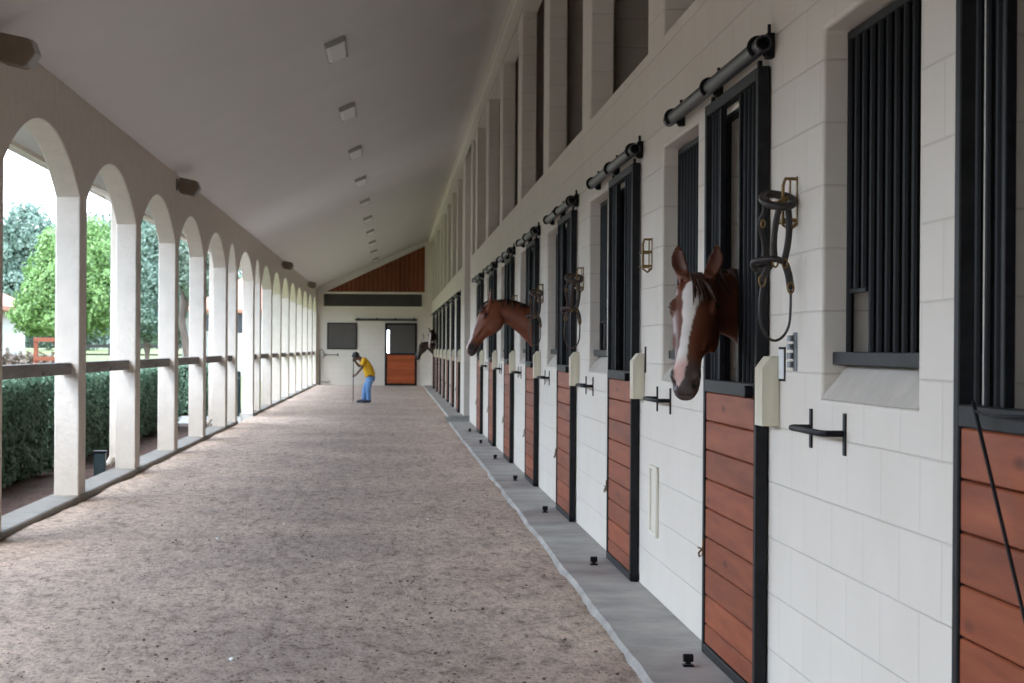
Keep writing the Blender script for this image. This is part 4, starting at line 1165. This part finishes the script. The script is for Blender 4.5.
# orange gate frame, dark paddock fence
Y = 47
t = empty('timber_gate', (at(36, Y), Y, -.1)); tag(t, 'orange timber gate frame beyond the hedge', 'gate')
for x in (0, 1.15):
    m = MB(); m.box(x - .05, x + .05, -.05, .05, 0, zt(341, Y) + .12, .006); m.build('post', M_ORANGE, t)
for z in (zt(342, Y) + .1, zt(361, Y) + .1):
    m = MB(); m.box(-.05, 1.2, -.075, -.05, z - .05, z + .05, .004); m.build('rail', M_ORANGE, t)
Y = 98
t = empty('paddock_fence', (at(80, Y), Y, -.1)); tag(t, 'dark paddock fence in front of the far trees', 'fence')
for i in range(7):
    m = MB(); m.box(i*1.5 - .06, i*1.5 + .06, -.06, .06, 0, 1.75); m.build('post', M_DARKF, t)
for z in (.7, 1.2, 1.65):
    m = MB(); m.box(-.1, 9.1, -.09, -.06, z - .07, z + .07); m.build('rail', M_DARKF, t)
# downspouts outside the columns, utility boxes at their feet
def spout(y, lab):
    t = empty('downspout', (-3.47, y, 0)); tag(t, lab, 'downspout', 'downspouts on the arcade')
    m = MB(); m.box(-.042, .042, -.045, .045, .15, 3.35, .012); m.tube([(0, 0, 3.33), (-.1, 0, 3.45), (-.52, 0, 3.62), (-.63, 0, 3.68)], .045, 10); m.tube([(0, 0, .17), (-.05, 0, .09), (-.18, 0, .04)], .045, 10); m.build('pipe', M_STUCCO, t)
    m = MB(); m.box(-.045, .048, -.048, .048, 2.6, 2.63); m.build('strap', M_STUCCO, t)
spout(COLS[7] - .25, 'pale downspout behind the second arcade column from the camera')
spout(COLS[10] - .25, 'pale downspout behind the fifth arcade column, before the walkway')
def ubox(x, y, lab):
    t = empty('path_light', (x, y, -.06)); tag(t, lab, 'path light', 'path lights by the hedge')
    m = MB(); m.box(-.07, .07, -.07, .07, 0, .30, .012); m.build('body', simple('dark green metal', (.02, .04, .045), .4) if 'dark green metal' not in bpy.data.materials else bpy.data.materials['dark green metal'], t)
    m = MB(); m.box(-.085, .085, -.085, .085, .30, .325, .008); m.build('cap', M_BLACK, t)
ubox(-3.58, COLS[7] - .6, 'dark box on the mulch beside the second arcade column'); ubox(-3.58, COLS[10] - .65, 'dark box on the mulch beside the fifth arcade column')
t = empty('bollard', (-3.62, 45.6, -.1)); tag(t, 'dark slim bollard at the open walkway', 'bollard')
m = MB(); m.tube([(0, 0, 0), (0, 0, 1.05), (0, 0, 1.08)], [.07, .07, .04], 12); m.build('shaft', bpy.data.materials['dark green metal'], t, smooth=True, ang=40)
m = MB(); m.tube([(0, 0, .9), (0, 0, .95)], .073, 12); m.build('band', M_GALV, t)

# ------------------------------------------------------------------ daylight: bright overcast sky
w = bpy.data.worlds.new('sky'); SC.world = w; w.use_nodes = True
n = w.node_tree.nodes; l = w.node_tree.links; bg = n['Background']
tc = n.new('ShaderNodeTexCoord'); sp = n.new('ShaderNodeSeparateXYZ'); l.new(tc.outputs['Generated'], sp.inputs[0])
r = n.new('ShaderNodeValToRGB'); l.new(sp.outputs['Z'], r.inputs['Fac'])
r.color_ramp.elements[0].position = 0; r.color_ramp.elements[0].color = (.75, .86, 1.0, 1)
r.color_ramp.elements[1].position = .7; r.color_ramp.elements[1].color = (.64, .78, 1.0, 1)
l.new(r.outputs['Color'], bg.inputs['Color']); bg.inputs['Strength'].default_value = 1.0
s = bpy.data.lights.new('sun', 'SUN'); s.energy = .35; s.angle = math.radians(25); s.color = (1, .95, .88)
so = bpy.data.objects.new('sun', s); COL.objects.link(so); so.rotation_euler = (math.radians(28), math.radians(-22), 0); so.location = (-10, 0, 20)

# ------------------------------------------------------------------ camera
cam = bpy.data.cameras.new('camera'); co = bpy.data.objects.new('camera', cam); COL.objects.link(co)
cam.sensor_width = 36; cam.sensor_fit = 'HORIZONTAL'; cam.lens = 1940/1024*36
cam.shift_x = (512 - 392)/1024; cam.shift_y = (348 - 341.5)/1024
co.location = (0, 0, HC)
co.matrix_world = Matrix.Translation((0, 0, HC)) @ Matrix.Rotation(math.radians(90), 4, 'X') @ Matrix.Rotation(.0065, 4, 'Z')
cam.clip_start = .1; cam.clip_end = 500
cam.dof.use_dof = True; cam.dof.focus_distance = 10.0; cam.dof.aperture_fstop = 8.0
SC.camera = co
SC.view_settings.view_transform = 'Standard'; SC.view_settings.look = 'None'; SC.view_settings.gamma = 1; SC.view_settings.use_curve_mapping = False
SC.view_settings.exposure = 3.0
SC.cycles.max_bounces = 10; SC.cycles.diffuse_bounces = 7; SC.cycles.glossy_bounces = 3; SC.cycles.transmission_bounces = 4
SC.cycles.sample_clamp_indirect = 8
SC.cycles.use_denoising = True
SC.cycles.use_adaptive_sampling = False
